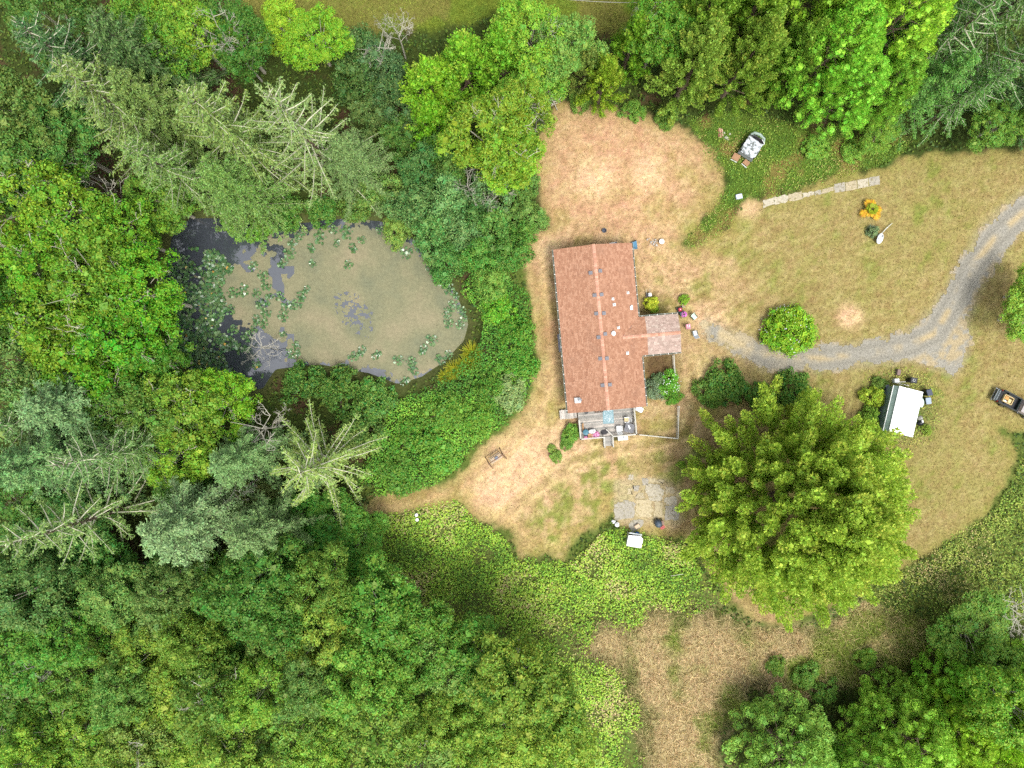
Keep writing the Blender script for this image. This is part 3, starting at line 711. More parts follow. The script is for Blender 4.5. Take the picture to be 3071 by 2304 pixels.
# ------------------------------------------------------------------ low growth: grasses, brambles, undergrowth (uncountable)
GRASSM = leaf_mat('grass_blade', attr='col', transl=.2, rvar=(.7, 1.3), hue=.03, rough=.8, spec=.1)
LEAFM = leaf_mat('ground_leaf', attr='col', transl=.3, rvar=(.72, 1.28), hue=.035, rough=.6, spec=.2)
def grass(name, poly, dens, L, lean, seed, label, tint=None, wid=.05, gain=1.1, margin=0., upw=1.0):
    p, s = sample_poly(poly, dens, seed); r = np.random.default_rng(seed + 1)
    k = (s > margin) & (sdist(p[:, 0], p[:, 1], GRAVEL) < .15); p = p[k]; n = len(p)
    z = ground_z(p[:, 0], p[:, 1]); P = np.stack([p[:, 0], p[:, 1], z - .01], 1)
    wnd = vnoise(p[:, 0], p[:, 1], .3, seed + 2) * 9
    A = np.stack([np.cos(wnd) * lean, np.sin(wnd) * lean, np.full(n, upw)], 1) * .55 + r.normal(size=(n, 3)) * lean * .9; A[:, 2] = np.abs(A[:, 2]) + .1
    Nn = np.cross(A, rdir(r, n))
    cl = ground_colour(p[:, 0], p[:, 1]) * gain
    if tint is not None:
        f = (vnoise(p[:, 0], p[:, 1], .5, seed + 3) * .6 + r.random(n) * .4)[:, None]; f = np.clip((f - .35) * 2.2, 0, 1)
        cl = cl * (1 - f) + np.array(tint[:3]) * f
    me = leaf_mesh(name, P, A, Nn, L * r.uniform(.5, 1.4, n), wid * r.uniform(.7, 1.3, n), GRASSM, col=cl, tri=True)
    return tag(link(name, me), label, 'grass', kind='stuff')

def leafy(name, poly, dens, hgt, leaf, cols, seed, label, cat, bump=.35, margin=-.0, wid=.62, fade=.8, rag=0.0):
    p, s = sample_poly(poly + np.sign(poly - poly.mean(0)) * .5, dens, seed); s = sdist(p[:, 0], p[:, 1], poly) + .5; r = np.random.default_rng(seed + 1); n = len(p)
    k = (s + (vnoise(p[:, 0], p[:, 1], .9, seed + 4) - .5) * 1.6 + r.normal(size=n) * .3) > margin + .4; p = p[k]; s = s[k]; n = len(p)
    if rag:
        fr = np.where(sdist(p[:, 0], p[:, 1], MOWN) > -2.5, 1.0, np.clip((s + (vnoise(p[:, 0], p[:, 1], .35, seed + 7) - .5) * rag * 2.2) / rag, 0, 1) ** .8)
        hol = vnoise(p[:, 0], p[:, 1], .3, seed + 8); k = (r.random(n) < fr) & ((hol < .64) | (r.random(n) < .35)); p = p[k]; s = s[k]; n = len(p)
    b1 = vnoise(p[:, 0], p[:, 1], bump, seed + 2); b2 = vnoise(p[:, 0], p[:, 1], bump * 3.2, seed + 3)
    top = hgt * np.clip(s / fade, .15, 1) * (.3 + .9 * np.clip((b1 - .3) * 1.8, 0, 1) + .5 * (b2 - .5))
    z = ground_z(p[:, 0], p[:, 1]) + np.maximum(top, .05) * (1 - .45 * r.random(n) ** 2)
    P = np.stack([p[:, 0], p[:, 1], z], 1)
    Nn = nrm(np.array([0, 0, 1.1]) + r.normal(size=(n, 3)) * .5); A = np.cross(Nn, rdir(r, n))
    Lf = leaf * r.uniform(.65, 1.4, n)
    w = np.clip(vnoise(p[:, 0], p[:, 1], .25, seed + 5) * 1.6 - .3 + r.normal(size=n) * .22, 0, .999) * (len(cols) - 1)
    cs = np.array([c[:3] for c in cols]); i = w.astype(int); f = (w - i)[:, None]
    cl = (cs[i] * (1 - f) + cs[np.minimum(i + 1, len(cols) - 1)] * f) * 2.7
    me = leaf_mesh(name, P, A, Nn, Lf, Lf * wid, LEAFM, col=cl)
    return tag(link(name, me), label, cat, kind='stuff')

grass('lawn_grass', MOWN, 34, .2, 1.3, 301, 'short sun-dried tan grass of the mown yard', wid=.06, gain=1.25)
grass('meadow_grass', MEADOW, 55, .42, .9, 311, 'olive meadow grass along the top of the photo', tint=C(128, 148, 58, 1.6), wid=.06, gain=1.9)
grass('straw_grass', STRAW, 60, .6, .8, 321, 'tall straw coloured grass right of the brambles', tint=C(208, 190, 138, 1.4), wid=.06, gain=1.9)
grass('straw_tufts', STRAW, 16, 1.0, .6, 325, 'long pale straw tufts standing in the rough grass', tint=C(216, 196, 144, 1.5), wid=.09, gain=1.9)
grass('weed_grass', WEEDN, 55, .3, .8, 331, 'long green weeds around the derelict trailer', tint=C(118, 146, 52, 1.8), wid=.07, gain=1.9)
leafy('trailer_weeds', WEEDN, 26, .35, .17, [C(58, 84, 30), C(80, 110, 36), C(104, 128, 52), C(122, 112, 66)], 335, 'broad leaved weeds around the derelict trailer', 'weeds', bump=.6)
BR = [C(70, 100, 36), C(98, 134, 42), C(118, 150, 50), C(128, 148, 66), C(146, 132, 96)]
leafy('bramble_thicket', BRAMBLE, 75, .75, .23, BR, 341, 'yellow green bramble thicket below the yard', 'brambles', rag=3.0)
leafy('bramble_bank', BRAMBLE_E, 45, .6, .2, [C(78, 100, 38), C(104, 128, 48), C(122, 134, 62), C(136, 128, 84)], 351, 'low brambles at the right edge beyond the dry lawn', 'brambles', rag=2.0)
leafy('pondside_thicket', STRIP, 70, 1.5, .21, [C(46, 84, 30), C(70, 116, 38), C(104, 146, 50)], 361, 'dark green leafy thicket between pond and worn track', 'thicket', bump=.5)
WEED_E = poly_w([(2600,1130),(2680,1100),(2790,1120),(2830,1200),(2800,1310),(2720,1345),(2620,1310),(2595,1220)])
leafy('shed_weeds', WEED_E, 30, .35, .16, [C(74, 96, 40), C(112, 128, 54), C(140, 132, 70)], 371, 'low green weeds around the white roofed shed', 'weeds', bump=.6)
FRAME = poly_w([(-120,-120),(3190,-120),(3190,2420),(-120,2420)])
def understorey():
    p, _ = sample_poly(FRAME, 9, 381); x, y = p[:, 0], p[:, 1]
    k = (sdist(x, y, MOWN) < -.2) & (sdist(x, y, POND) < -.2) & (sdist(x, y, MEADOW) < 0) & (sdist(x, y, STRAW) < 0) & (sdist(x, y, WEEDN) < 0) & (sdist(x, y, BRAMBLE) < 0) & (sdist(x, y, GRAVEL) < -1)
    p = p[k]; n = len(p); r = np.random.default_rng(382)
    z = ground_z(p[:, 0], p[:, 1]) + .15 + 1.5 * np.clip(vnoise(p[:, 0], p[:, 1], .3, 383) - .35, 0, 1) * r.random(n)
    Nn = nrm(np.array([0, 0, .9]) + r.normal(size=(n, 3)) * .5); Lf = r.uniform(.25, .5, n)
    f = r.random((n, 1)); cl = np.array(C(52, 78, 30)[:3]) * (1 - f) + np.array(C(96, 122, 46, 1.5)[:3]) * f
    me = leaf_mesh('undergrowth', np.stack([p[:, 0], p[:, 1], z], 1), np.cross(Nn, rdir(r, n)), Nn, Lf, Lf * .6, LEAFM, col=cl)
    tag(link('undergrowth', me), 'dark leafy undergrowth seen in gaps between the trees', 'undergrowth', kind='stuff')
understorey()
# ------------------------------------------------------------------ ranch house with salmon shingle roof
HR = math.radians(5.1)
hc = W(1802, 982, 3.9); HC = Vector((hc.x, hc.y, 0)); HRi = Matrix.Rotation(-HR, 3, 'Z')
def hl(px, py, z=0.0):
    """photo pixel -> house-local point"""
    v = HRi @ (W(px, py, z) - HC); return v
house = empty('ranch_house', HC, HR, 'long ranch house with salmon shingle roof and side porch', 'house')
HW, HL, EZ, PITCH = 4.58, 9.52, 2.9, 0.25
RZ = EZ + HW * PITCH
def shingle_mat(name, c1, c2, c3, stain):
    m, t, b, o = nt(name); N = t.nodes; L = t.links; tc = N.new('ShaderNodeTexCoord')
    g = N.new('ShaderNodeNewGeometry'); cr = N.new('ShaderNodeValToRGB'); e = cr.color_ramp.elements
    e[0].position = 0; e[0].color = c1; e[1].position = 1; e[1].color = c3; e2 = e.new(.5); e2.color = c2
    L.new(g.outputs['Random Per Island'], cr.inputs[0])
    n = N.new('ShaderNodeTexNoise'); n.inputs['Scale'].default_value = .5; n.inputs['Detail'].default_value = 6; L.new(tc.outputs['Object'], n.inputs['Vector'])
    r = N.new('ShaderNodeMapRange'); r.inputs[1].default_value = .52; r.inputs[2].default_value = .75; r.inputs[4].default_value = .45; L.new(n.outputs['Fac'], r.inputs[0])
    mx = N.new('ShaderNodeMix'); mx.data_type = 'RGBA'; mx.inputs['B'].default_value = stain; L.new(r.outputs[0], mx.inputs['Factor']); L.new(cr.outputs[0], mx.inputs['A'])
    n2 = N.new('ShaderNodeTexNoise'); n2.inputs['Scale'].default_value = 18; n2.inputs['Detail'].default_value = 4; L.new(tc.outputs['Object'], n2.inputs['Vector'])
    r2 = N.new('ShaderNodeMapRange'); r2.inputs[1].default_value = .3; r2.inputs[2].default_value = .7; r2.inputs[3].default_value = .85; r2.inputs[4].default_value = 1.12; L.new(n2.outputs['Fac'], r2.inputs[0])
    sc = N.new('ShaderNodeVectorMath'); sc.operation = 'SCALE'; L.new(mx.outputs['Result'], sc.inputs[0]); L.new(r2.outputs[0], sc.inputs['Scale']); L.new(sc.outputs[0], b.inputs['Base Color'])
    b.inputs['Roughness'].default_value = .9; b.inputs['Specular IOR Level'].default_value = .15
    return m
SH_M = shingle_mat('salmon_shingle', C(160, 116, 92), C(174, 130, 104), C(186, 143, 117), C(150, 114, 94))
SH_P = shingle_mat('faded_shingle', C(166, 144, 132), C(184, 160, 148), C(200, 182, 168), C(156, 146, 132))
SH_R = shingle_mat('ridge_shingle', C(190, 140, 116), C(206, 156, 132), C(218, 170, 146), C(184, 138, 116))
SIDING = mat('beige_siding', C(196, 186, 166), .7, .2, var=.08, scale=2)
WHITE = mat('white_paint', C(238, 240, 238, 1.1), .5, .3, var=.06, scale=3)
TRIM = mat('weathered_trim', C(206, 208, 196), .6, .3, var=.12, scale=3)
GLASS = mat('window_glass', (.03, .04, .045, 1), .05, .6, var=.1)
GREYV = mat('grey_vent', C(128, 128, 132), .5, .4, var=.1)
DARK = mat('dark_plastic', C(44, 46, 50), .5, .4, var=.2)
GUT = mat('gutter_metal', C(196, 206, 198), .5, .4, var=.12, scale=4)
GUTD = mat('gutter_debris', C(66, 72, 52), .9, .1, var=.3, scale=8)

# porch extents from the photo
pA = hl(1973, 946, EZ); pB = hl(1987, 1061, EZ); pE = hl(2038, 997, EZ)
PY1, PY0, PX1 = pA.y, pB.y, pE.x; PYC = (PY0 + PY1) / 2; PH = (PY1 - PY0) / 2; PRZ = EZ + PH * PITCH
main_z = lambda x: EZ + (HW - abs(x)) * PITCH
porch_z = lambda y: EZ + (PH - abs(y - PYC)) * PITCH

# walls, floor skirt, windows and doors
wl_ = MB(); wx, wy = HW - .45, HL - .35
wl_.box((0, 0, 1.62), (2 * wx, 2 * wy, 2.2))
wall_o = wl_.build('wall', SIDING, house)
for s in (-1, 1):
    gb = MB(); y = s * wy
    gb.add([(-wx, y - .06, 2.72), (wx, y - .06, 2.72), (0, y - .06, RZ - .1), (-wx, y + .06, 2.72), (wx, y + .06, 2.72), (0, y + .06, RZ - .1)],
           [(0, 1, 2), (5, 4, 3), (0, 3, 4, 1), (1, 4, 5, 2), (2, 5, 3, 0)])
    gb.build('gable', SIDING, house)
MB().box((0, 0, .25), (2 * wx - .1, 2 * wy - .1, .54)).build('foundation_skirt', mat('skirt_grey', C(150, 146, 138), .9, .1), house)
def window(x, y, w, h, side, z=1.75):
    """side 'x' on an east/west wall, 'y' on a north/south wall"""
    fr = MB(); gl = MB()
    sz = (.08, w, h) if side == 'x' else (w, .08, h)
    gs = (.09, w - .16, h - .16) if side == 'x' else (w - .16, .09, h - .16)
    f = fr.box((x, y, z), sz).build('window', WHITE, house); gl.box((x, y, z), gs).build('pane', GLASS, f)
for y in (-6.5, -2.5, 2.5, 6.8): window(-wx, y, 1.5, 1.1, 'x')
for y in (-6.8, 6.2): window(wx, y, 1.5, 1.1, 'x')
window(-1.5, wy, 1.2, 1.1, 'y'); window(2.2, wy, 1.2, 1.1, 'y')
sl = MB().box((.6, -wy, 1.65), (2.4, .1, 2.05)).build('sliding_door', WHITE, house)
for s in (-1, 1): MB().box((.6 + s * .58, -wy, 1.65), (1.02, .12, 1.86)).build('pane', GLASS, sl)
dr = MB().box((wx, PYC, 1.6), (.1, .95, 2.05)).build('front_door', mat('door_red', C(120, 62, 50), .5), house)
MB().lathe((wx + .09, PYC - .36, 1.55), [(.03, -.03), (.035, 0), (.03, .03)], 8).build('handle', GREYV, dr)

# roof decks
rd = MB(); th = .12
for s in (-1, 1):
    a = [(s * HW, -HL, EZ), (s * HW, HL, EZ), (0, HL, RZ), (0, -HL, RZ)]
    rd.add(a + [(x, y, z - th) for x, y, z in a], [(0, 1, 2, 3) if s > 0 else (3, 2, 1, 0), (7, 6, 5, 4) if s > 0 else (4, 5, 6, 7), (0, 4, 5, 1), (3, 2, 6, 7), (0, 3, 7, 4), (1, 5, 6, 2)])
DECKM = mat('roof_underlay', C(168, 116, 94), .95, .1)
roof = rd.build('roof', DECKM, house)
pr = MB(); px0 = HW * .45
for s in (-1, 1):
    yo = PYC + s * PH
    a = [(px0, yo, EZ), (PX1, yo, EZ), (PX1, PYC, PRZ), (px0, PYC, PRZ)]
    a[0] = (HW - .05, yo, EZ)
    a[3] = (HW - PH + .02, PYC, PRZ)
    pr.add([(x, y, z + .012) for x, y, z in a] + [(x, y, z - th + .02) for x, y, z in a], [(0, 1, 2, 3) if s < 0 else (3, 2, 1, 0), (7, 6, 5, 4) if s < 0 else (4, 5, 6, 7), (0, 4, 5, 1), (3, 2, 6, 7), (0, 3, 7, 4), (1, 5, 6, 2)])
proof = pr.build('porch_roof', mat('porch_underlay', C(176, 146, 128), .95, .1), house)

def shingles(rng, along0, along1, vlen, place, keep, course=.19, wid=.36):
    """place(u, v) -> point on the slope at distance v below the ridge; returns MB of thin overlapping tabs"""
    mb = MB(); nc = int(vlen / course) + 1
    for c in range(nc):
        v0 = c * course; v1 = min(v0 + course * 1.04, vlen)
        if v0 >= vlen - .03: break
        u = along0 - rng.random() * wid
        while u < along1:
            w = wid * rng.uniform(.75, 1.2); a, b = max(u, along0), min(u + w, along1); u += w
            if b - a < .05: continue
            if not keep((a + b) / 2, (v0 + v1) / 2): continue
            t0, t1 = .006, .024 + rng.random() * .012
            g = .006
            P = [place(a + g, v0, t0), place(b - g, v0, t0), place(b - g, v1, t1), place(a + g, v1, t1), place(b - g, v1, .0), place(a + g, v1, .0)]
            mb.add(P, [(0, 1, 2, 3), (3, 2, 4, 5)])
    return mb
srng = random.Random(11)
sl_len = HW
for s in (-1, 1):
    place = lambda u, v, t, s=s: (s * v, u, RZ - v * PITCH + t)
    keep = (lambda u, v: not (HW > v and abs(u - PYC) < PH and porch_z(u) > RZ - v * PITCH + .0)) if s > 0 else (lambda u, v: True)
    mb = shingles(srng, -HL, HL, HW, place, keep)
    if s > 0: mb.f = [tuple(reversed(f)) for f in mb.f]
    o = mb.build('shingles', SH_M, roof); o['kind'] = 'stuff'
for s in (-1, 1):
    place = lambda u, v, t, s=s: (u, PYC + s * v, PRZ - v * PITCH + t + .014)
    bx_ = hl(1938, 1000, EZ).x
    mb = shingles(srng, bx_, PX1, PH, place, lambda u, v: True)
    if s < 0: mb.f = [tuple(reversed(f)) for f in mb.f]
    o = mb.build('faded_shingles', SH_P, proof); o['kind'] = 'stuff'
    mb = shingles(srng, HW - PH, bx_, PH, place, lambda u, v: PRZ - v * PITCH > main_z(u) - .02)
    if s < 0: mb.f = [tuple(reversed(f)) for f in mb.f]
    o = mb.build('shingles', SH_M, proof); o['kind'] = 'stuff'
def ridge_caps(p0, p1, ax, parent):
    mb = MB(); L = (Vector(p1) - Vector(p0)).length; n = int(L / .26)
    d = (Vector(p1) - Vector(p0)).normalized(); sd_ = Vector((d.y, -d.x, 0))
    for i in range(n):
        c0 = Vector(p0) + d * (L * i / n); c1 = Vector(p0) + d * (L * (i + 1.05) / n); w = .19; k = .03
        up0, up1 = Vector((0, 0, .035)), Vector((0, 0, .055))
        dn = Vector((0, 0, -w * PITCH))
        mb.add([c0 + sd_ * w + dn + up0, c0 + up0 + Vector((0, 0, .01)), c0 - sd_ * w + dn + up0, c1 + sd_ * w + dn + up1, c1 + up1 + Vector((0, 0, .01)), c1 - sd_ * w + dn + up1], [(0, 3, 4, 1), (1, 4, 5, 2)])
    if True: mb.f = [tuple(f) for f in mb.f]
    o = mb.build('ridge_caps', SH_R, parent); o['kind'] = 'stuff'
ridge_caps((0, -HL, RZ), (0, HL, RZ), 'y', roof)
ridge_caps((HW - PH + .1, PYC, PRZ + .014), (PX1, PYC, PRZ + .014), 'x', proof)

# gutters with leaf debris
def gutter(p0, p1, out):
    d = (Vector(p1) - Vector(p0)); L = d.length; d.normalize(); o_ = Vector(out)
    mb = MB(); prof = [(0, .02), (0, -.11), (.12, -.11), (.14, .0), (.125, .0), (.11, -.095), (.012, -.095), (.012, .02)]
    V = []; n = len(prof)
    for p in (Vector(p0), Vector(p1)):
        for a, z in prof: V.append(p + o_ * a + Vector((0, 0, z)))
    mb.add(V, [(i, (i + 1) % n, n + (i + 1) % n, n + i) for i in range(n)] + [tuple(range(n)), tuple(range(2 * n - 1, n - 1, -1))])
    g = mb.build('gutter', GUT, house)
    dm = MB(); ang = math.atan2(d.y, d.x)
    mid = (Vector(p0) + Vector(p1)) / 2 + o_ * .06 + Vector((0, 0, -.06)); dm.box(mid, (L - .1, .09, .05), rz=ang); dm.build('leaf_debris', GUTD, g)
    hg = MB(); k = int(L / 1.1)
    for i in range(k + 1):
        c = Vector(p0) + d * (L * (i + .3) / (k + 1)) + o_ * .07 + Vector((0, 0, .012)); hg.box(c, (.05, .15, .02), rz=ang)
    h_ = hg.build('gutter_hangers', WHITE, g); h_['kind'] = 'stuff'
gutter((-HW, -HL, EZ - .02), (-HW, HL, EZ - .02), (-1, 0, 0))
gutter((HW, PY1 + .16, EZ - .02), (HW, HL, EZ - .02), (1, 0, 0))
gutter((HW, -HL, EZ - .02), (HW, PY0 - .16, EZ - .02), (1, 0, 0))
gutter((HW + .15, PY1, EZ), (PX1, PY1, EZ), (0, 1, 0))
gutter((HW + .15, PY0, EZ), (PX1, PY0, EZ), (0, -1, 0))
ds = MB(); ds.tube([(HW + .08, -HL + .15, EZ - .1), (HW + .08, -HL + .15, EZ - .3), (wx + .08, -HL + .4, EZ - .6), (wx + .08, -HL + .4, .1)], .04, 6); ds.build('downspout', WHITE, house)
for (yy) in (PY0 + .15, PY1 - .15): MB().box((PX1 - .2, yy, 1.45), (.12, .12, 2.9)).build('porch_post', WHITE, house)
pf = MB().box(((PX1 + wx) / 2 + .0, PYC, .3), (PX1 - wx - .1, 2 * PH - .3, .12)); pf.build('porch_floor', mat('porch_deck', C(150, 142, 130), .9), house)

# vents
for (px, py) in ((1771,819),(1800,813),(1783,886),(1804,884),(1788,941),(1811,940),(1795,1012),(1815,1002),(1800,1076),(1820,1075),(1807,1156),(1829,1154)):
    p = hl(px, py, RZ - .05); z = main_z(p.x); sg = 1 if p.x > 0 else -1
    v = MB().box((p.x, p.y, z + .07), (.40, .36, .13), ry=sg * math.atan(PITCH), taper=.82).build('roof_vent', GREYV, house)
    MB().box((p.x, p.y, z + .155), (.44, .40, .025), ry=sg * math.atan(PITCH)).build('vent_cap', mat('vent_cap', C(122, 122, 128), .45, .4, var=.1), v)
def pipe(px, py, r, h, m=WHITE):
    p = hl(px, py, 3.6); z = main_z(p.x) if p.x < HW else EZ
    f = MB().box((p.x, p.y, z + .045), (r * 4.2, r * 4.2, .03), ry=math.atan(PITCH)).build('plumbing_vent', m, house)
    MB().lathe((p.x, p.y, z), [(r * 1.5, .03), (r, .1), (r, h), (r * .7, h), (r * .7, h - .08)], 10).build('pipe', m, f)
    MB().lathe((p.x, p.y, z), [(r * .7, h - .05), (r * .69, h - .045)], 10).build('pipe_mouth', DARK, f)
for a in ((1838, 897, .07, .35), (1842, 914, .08, .35), (1885, 877, .07, .35), (1855, 983, .07, .38), (1883, 1059, .08, .35)): pipe(*a)
p = hl(1839, 1000, 3.7); z = main_z(p.x); tv = MB().lathe((p.x, p.y, z), [(.3, .02), (.24, .06), (.2, .2), (.26, .24), (.22, .32), (.08, .37)], 14).build('dome_vent', WHITE, house, True)
p = hl(1894, 924, 3.3); z = main_z(p.x); hv = MB(); hv.box((p.x, p.y, z + .08), (.3, .42, .16), ry=.24); hv.box((p.x + .06, p.y + .22, z + .1), (.18, .2, .14), ry=.24, rz=.5); hv.build('hood_vent', WHITE, house)
p = hl(1732, 1201, 3.4); z = main_z(p.x)
ch = MB().box((p.x, p.y, z + .1), (.66, .6, .4)).build('chimney', WHITE, house)
MB().lathe((p.x + .22, p.y, z + .3), [(.16, 0), (.16, .3), (.22, .32), (.22, .42), (.05, .5)], 12).build('chimney_cap', mat('galvanised', C(186, 190, 194), .35, .5, metal=.6, var=.2), ch)

# ------------------------------------------------------------------ wooden deck on the south end
DZ = .62
WOODS = [mat('deck_grey_%d' % i, c, .85, .15, var=.22, scale=2.5, bump=.3, bscale=12) for i, c in enumerate((C(188, 182, 174), C(172, 168, 160), C(204, 196, 186), C(158, 156, 150)))]
RAILW = mat('rail_grey', C(196, 194, 184), .85, .15, var=.15, scale=3, bump=.2)
deck = empty('wooden_deck', HC, HR, 'weathered grey wooden deck with railings at the lower end of the house', 'deck')
dL = hl(1738, 1300, DZ).x; dR = hl(1905, 1300, DZ).x; dT = -wy - .03; dB = hl(1775, 1313, DZ).y
brng = random.Random(3)
bw = .152; y = dT - bw / 2; k = 0
while y > dB + bw / 2:
    x0, x1 = dL + brng.uniform(-.02, .02), dR + brng.uniform(-.02, .02)
    o = MB().box(((x0 + x1) / 2, y, DZ - .02 + brng.uniform(-.004, .004)), (x1 - x0, bw - .016, .04)).build('plank', WOODS[brng.randrange(4)], deck)
    y -= bw; k += 1
MB().box(((dL + dR) / 2, (dT + dB) / 2, DZ - .13), (dR - dL - .1, dT - dB - .1, .16)).build('deck_frame', mat('deck_frame_dark', C(90, 84, 76), .95), deck)  # solid dark grey-brown block close under the planks
for x in (dL + .1, (dL + dR) / 2, dR - .1):
    for yy in (dB + .1, dT - .3): MB().box((x, yy, DZ / 2 - .1), (.14, .14, DZ - .05)).build('pier', RAILW, deck)
def railing(parent, p0, p1, zb, h=.95, cap=.15, bal=True):
    p0 = Vector(p0); p1 = Vector(p1); d = p1 - p0; L = d.length; a = math.atan2(d.y, d.x); mid = (p0 + p1) / 2
    MB().box((mid.x, mid.y, zb + h), (L + cap * .9, cap, .045), rz=a).build('rail_cap', RAILW, parent)
    MB().box((mid.x, mid.y, zb + .16), (L, .05, .08), rz=a).build('lower_rail', RAILW, parent)
    n = max(2, int(L / 1.6) + 1)
    for i in range(n):
        q = p0.lerp(p1, i / (n - 1)); MB().box((q.x, q.y, zb + h / 2 - .02), (.1, .1, h), rz=a).build('rail_post', RAILW, parent)
    if bal:
        b = MB(); m = int(L / .16)
        for i in range(1, m): q = p0.lerp(p1, i / m); b.box((q.x, q.y, zb + h / 2), (.035, .035, h - .08), rz=a)
        o = b.build('balusters', RAILW, parent); o['kind'] = 'stuff'
sxL, sxR = hl(1812, 1311, 1.2).x, hl(1838, 1309, 1.2).x
railing(deck, (dL, dT - 1.35, 0), (dL, dB, 0), DZ)
railing(deck, (dL, dB, 0), (sxL, dB, 0), DZ)
railing(deck, (sxR, dB, 0), (dR, dB, 0), DZ)
railing(deck, (dR, dB, 0), (dR, dT - .2, 0), DZ)
# gate standing open
g0 = Vector((sxR - .02, dB + .05, 0)); g1 = hl(1818, 1288, DZ + .9); gd = g1 - g0; ga = math.atan2(gd.y, gd.x)
gt = MB().box(((g0.x + g1.x) / 2, (g0.y + g1.y) / 2, DZ + .9), (gd.xy.length, .12, .06), rz=ga).build('gate', RAILW, deck)
gs = MB()
for i in range(7): q = g0.lerp(g1, (i + .5) / 7); gs.box((q.x, q.y, DZ + .48), (.06, .04, .82), rz=ga)
o = gs.build('gate_slats', RAILW, gt); o['kind'] = 'stuff'
# steps down to the grass
for i in range(4):
    MB().box(((sxL + sxR) / 2, dB - .16 - i * .3, DZ - .1 - i * .15), (sxR - sxL - .06, .29, .05)).build('step_tread', WOODS[3 - i % 2 * 2], deck)
for x in (sxL, sxR):
    MB().box((x, dB - .65, .30), (.06, 1.35, .22), rx=math.atan2(.45, 1.2)).build('stringer', RAILW, deck)
    MB().box((x, dB - .66, DZ + .55), (.11, 1.4, .05), rx=math.atan2(.45, 1.3)).build('stair_rail', RAILW, deck)
    MB().box((x, dB - 1.25, .45), (.1, .1, .95)).build('rail_post', RAILW, deck)
# side landing with cross boards
rA = hl(1678, 1240, .4); rB = hl(1750, 1240, .4); ry0 = hl(1710, 1256, .4).y; ry1 = hl(1710, 1228, .4).y
ramp = empty('side_landing', HC, HR, 'short grey plank landing beside the lower left house corner', 'landing')
n = 14
for i in range(n):
    x = rA.x + (rB.x - rA.x) * (i + .5) / n
    if x > dL - .02: continue
    MB().box((x, (ry0 + ry1) / 2 + brng.uniform(-.03, .03), .40), ((rB.x - rA.x) / n - .015, ry1 - ry0, .04)).build('plank', WOODS[brng.choice((0, 2, 2, 1))], ramp)
for yy in (ry0 + .15, ry1 - .15): MB().box(((rA.x + min(rB.x, dL)) / 2, yy, .19), (min(rB.x, dL) - rA.x - .1, .1, .36)).build('joist', RAILW, ramp)
# west steps
ws = empty('back_step', HC, HR, 'narrow grey step platform against the left house wall', 'step')
a_ = hl(1676, 1002, .4); b_2 = hl(1688, 1056, .4); wcx = (a_.x + b_2.x) / 2; wcy = (a_.y + b_2.y) / 2
for i in range(3): MB().box((wcx - .22 + i * .22, wcy, .42), (.2, 2.1, .04)).build('plank', mat('blue_grey_wood', C(150, 152, 164), .85, .15, var=.15), ws)
for s in (-1, 1): MB().box((wcx, wcy + s * .9, .2), (.6, .1, .4)).build('support', RAILW, ws)

# wire fence of the small yard
WIRE = mat('fence_rail', C(206, 204, 192), .7, .3, var=.1)
def yard_fence(name, pts, label, h=.95):
    f = empty(name, W(*pts[0]), 0, label, 'fence'); o_ = W(*pts[0])
    for (a, b) in zip(pts[:-1], pts[1:]):
        A, B = W(*a) - o_, W(*b) - o_; L = (B - A).length; an = math.atan2((B - A).y, (B - A).x); m = (A + B) / 2
        MB().box((m.x, m.y, h), (L, .09, .05), rz=an).build('top_rail', WIRE, f)
        MB().box((m.x, m.y, .25), (L, .05, .05), rz=an).build('bottom_rail', WIRE, f)
        k = int(L / 1.6) + 1; w = MB()
        for i in range(k + 1):
            q = A.lerp(B, i / k); MB().box((q.x, q.y, h / 2), (.09, .09, h), rz=an).build('post', WIRE, f)
        for i in range(int(L / .2)):
            q = A.lerp(B, (i + .5) / int(L / .2)); w.box((q.x, q.y, h / 2), (.012, .012, h - .1), rz=an)
        o = w.build('wire_mesh', WIRE, f); o['kind'] = 'stuff'
    return f
yard_fence('wire_fence', [(1914, 1303), (1975, 1309), (2028, 1314), (2031, 1218)], 'low pale fence enclosing the small dry yard right of the deck')
yard_fence('garden_trellis', [(2016, 1066), (2020, 1132)], 'short green-white trellis fence beside the garden bed under the porch', .9)

# ------------------------------------------------------------------ shed with white roof
SR = math.radians(-13.2); sc_ = W(2697, 1231, 2.4); SC = Vector((sc_.x, sc_.y, 0)); SRi = Matrix.Rotation(-SR, 3, 'Z')
def slc(px, py, z): return SRi @ (W(px, py, z) - SC)
shed = empty('garden_shed', SC, SR, 'small shed with bright white roof and shaded grey-green left slope', 'shed')
zr, ze, zw = 2.75, 2.35, 2.2
rT, rBm = slc(2699, 1159, zr), slc(2667, 1294, zr); eT, eB = slc(2769, 1176, ze), slc(2737, 1312, ze); lT, lB = slc(2680, 1160, zw), slc(2648, 1291, zw)
xr = (rT.x + rBm.x) / 2; xe = (eT.x + eB.x) / 2; xl = (lT.x + lB.x) / 2; y1 = (rT.y + eT.y) / 2; y0 = (rBm.y + eB.y) / 2
WROOF = mat('white_roof', (.74, .76, .76, 1), .45, .3, var=.05, scale=1.2, col2=(.62, .66, .66, 1), thr=(.66, .74), sc2=2.2)
GROOF = mat('shaded_grey_green_roof', C(150, 172, 164), .5, .3, var=.12, scale=1.5)  # side slope: mostly its shading, put into a darker roof colour
GWALL = mat('grey_green_wall', C(140, 160, 156), .7, .2, var=.15, scale=2)
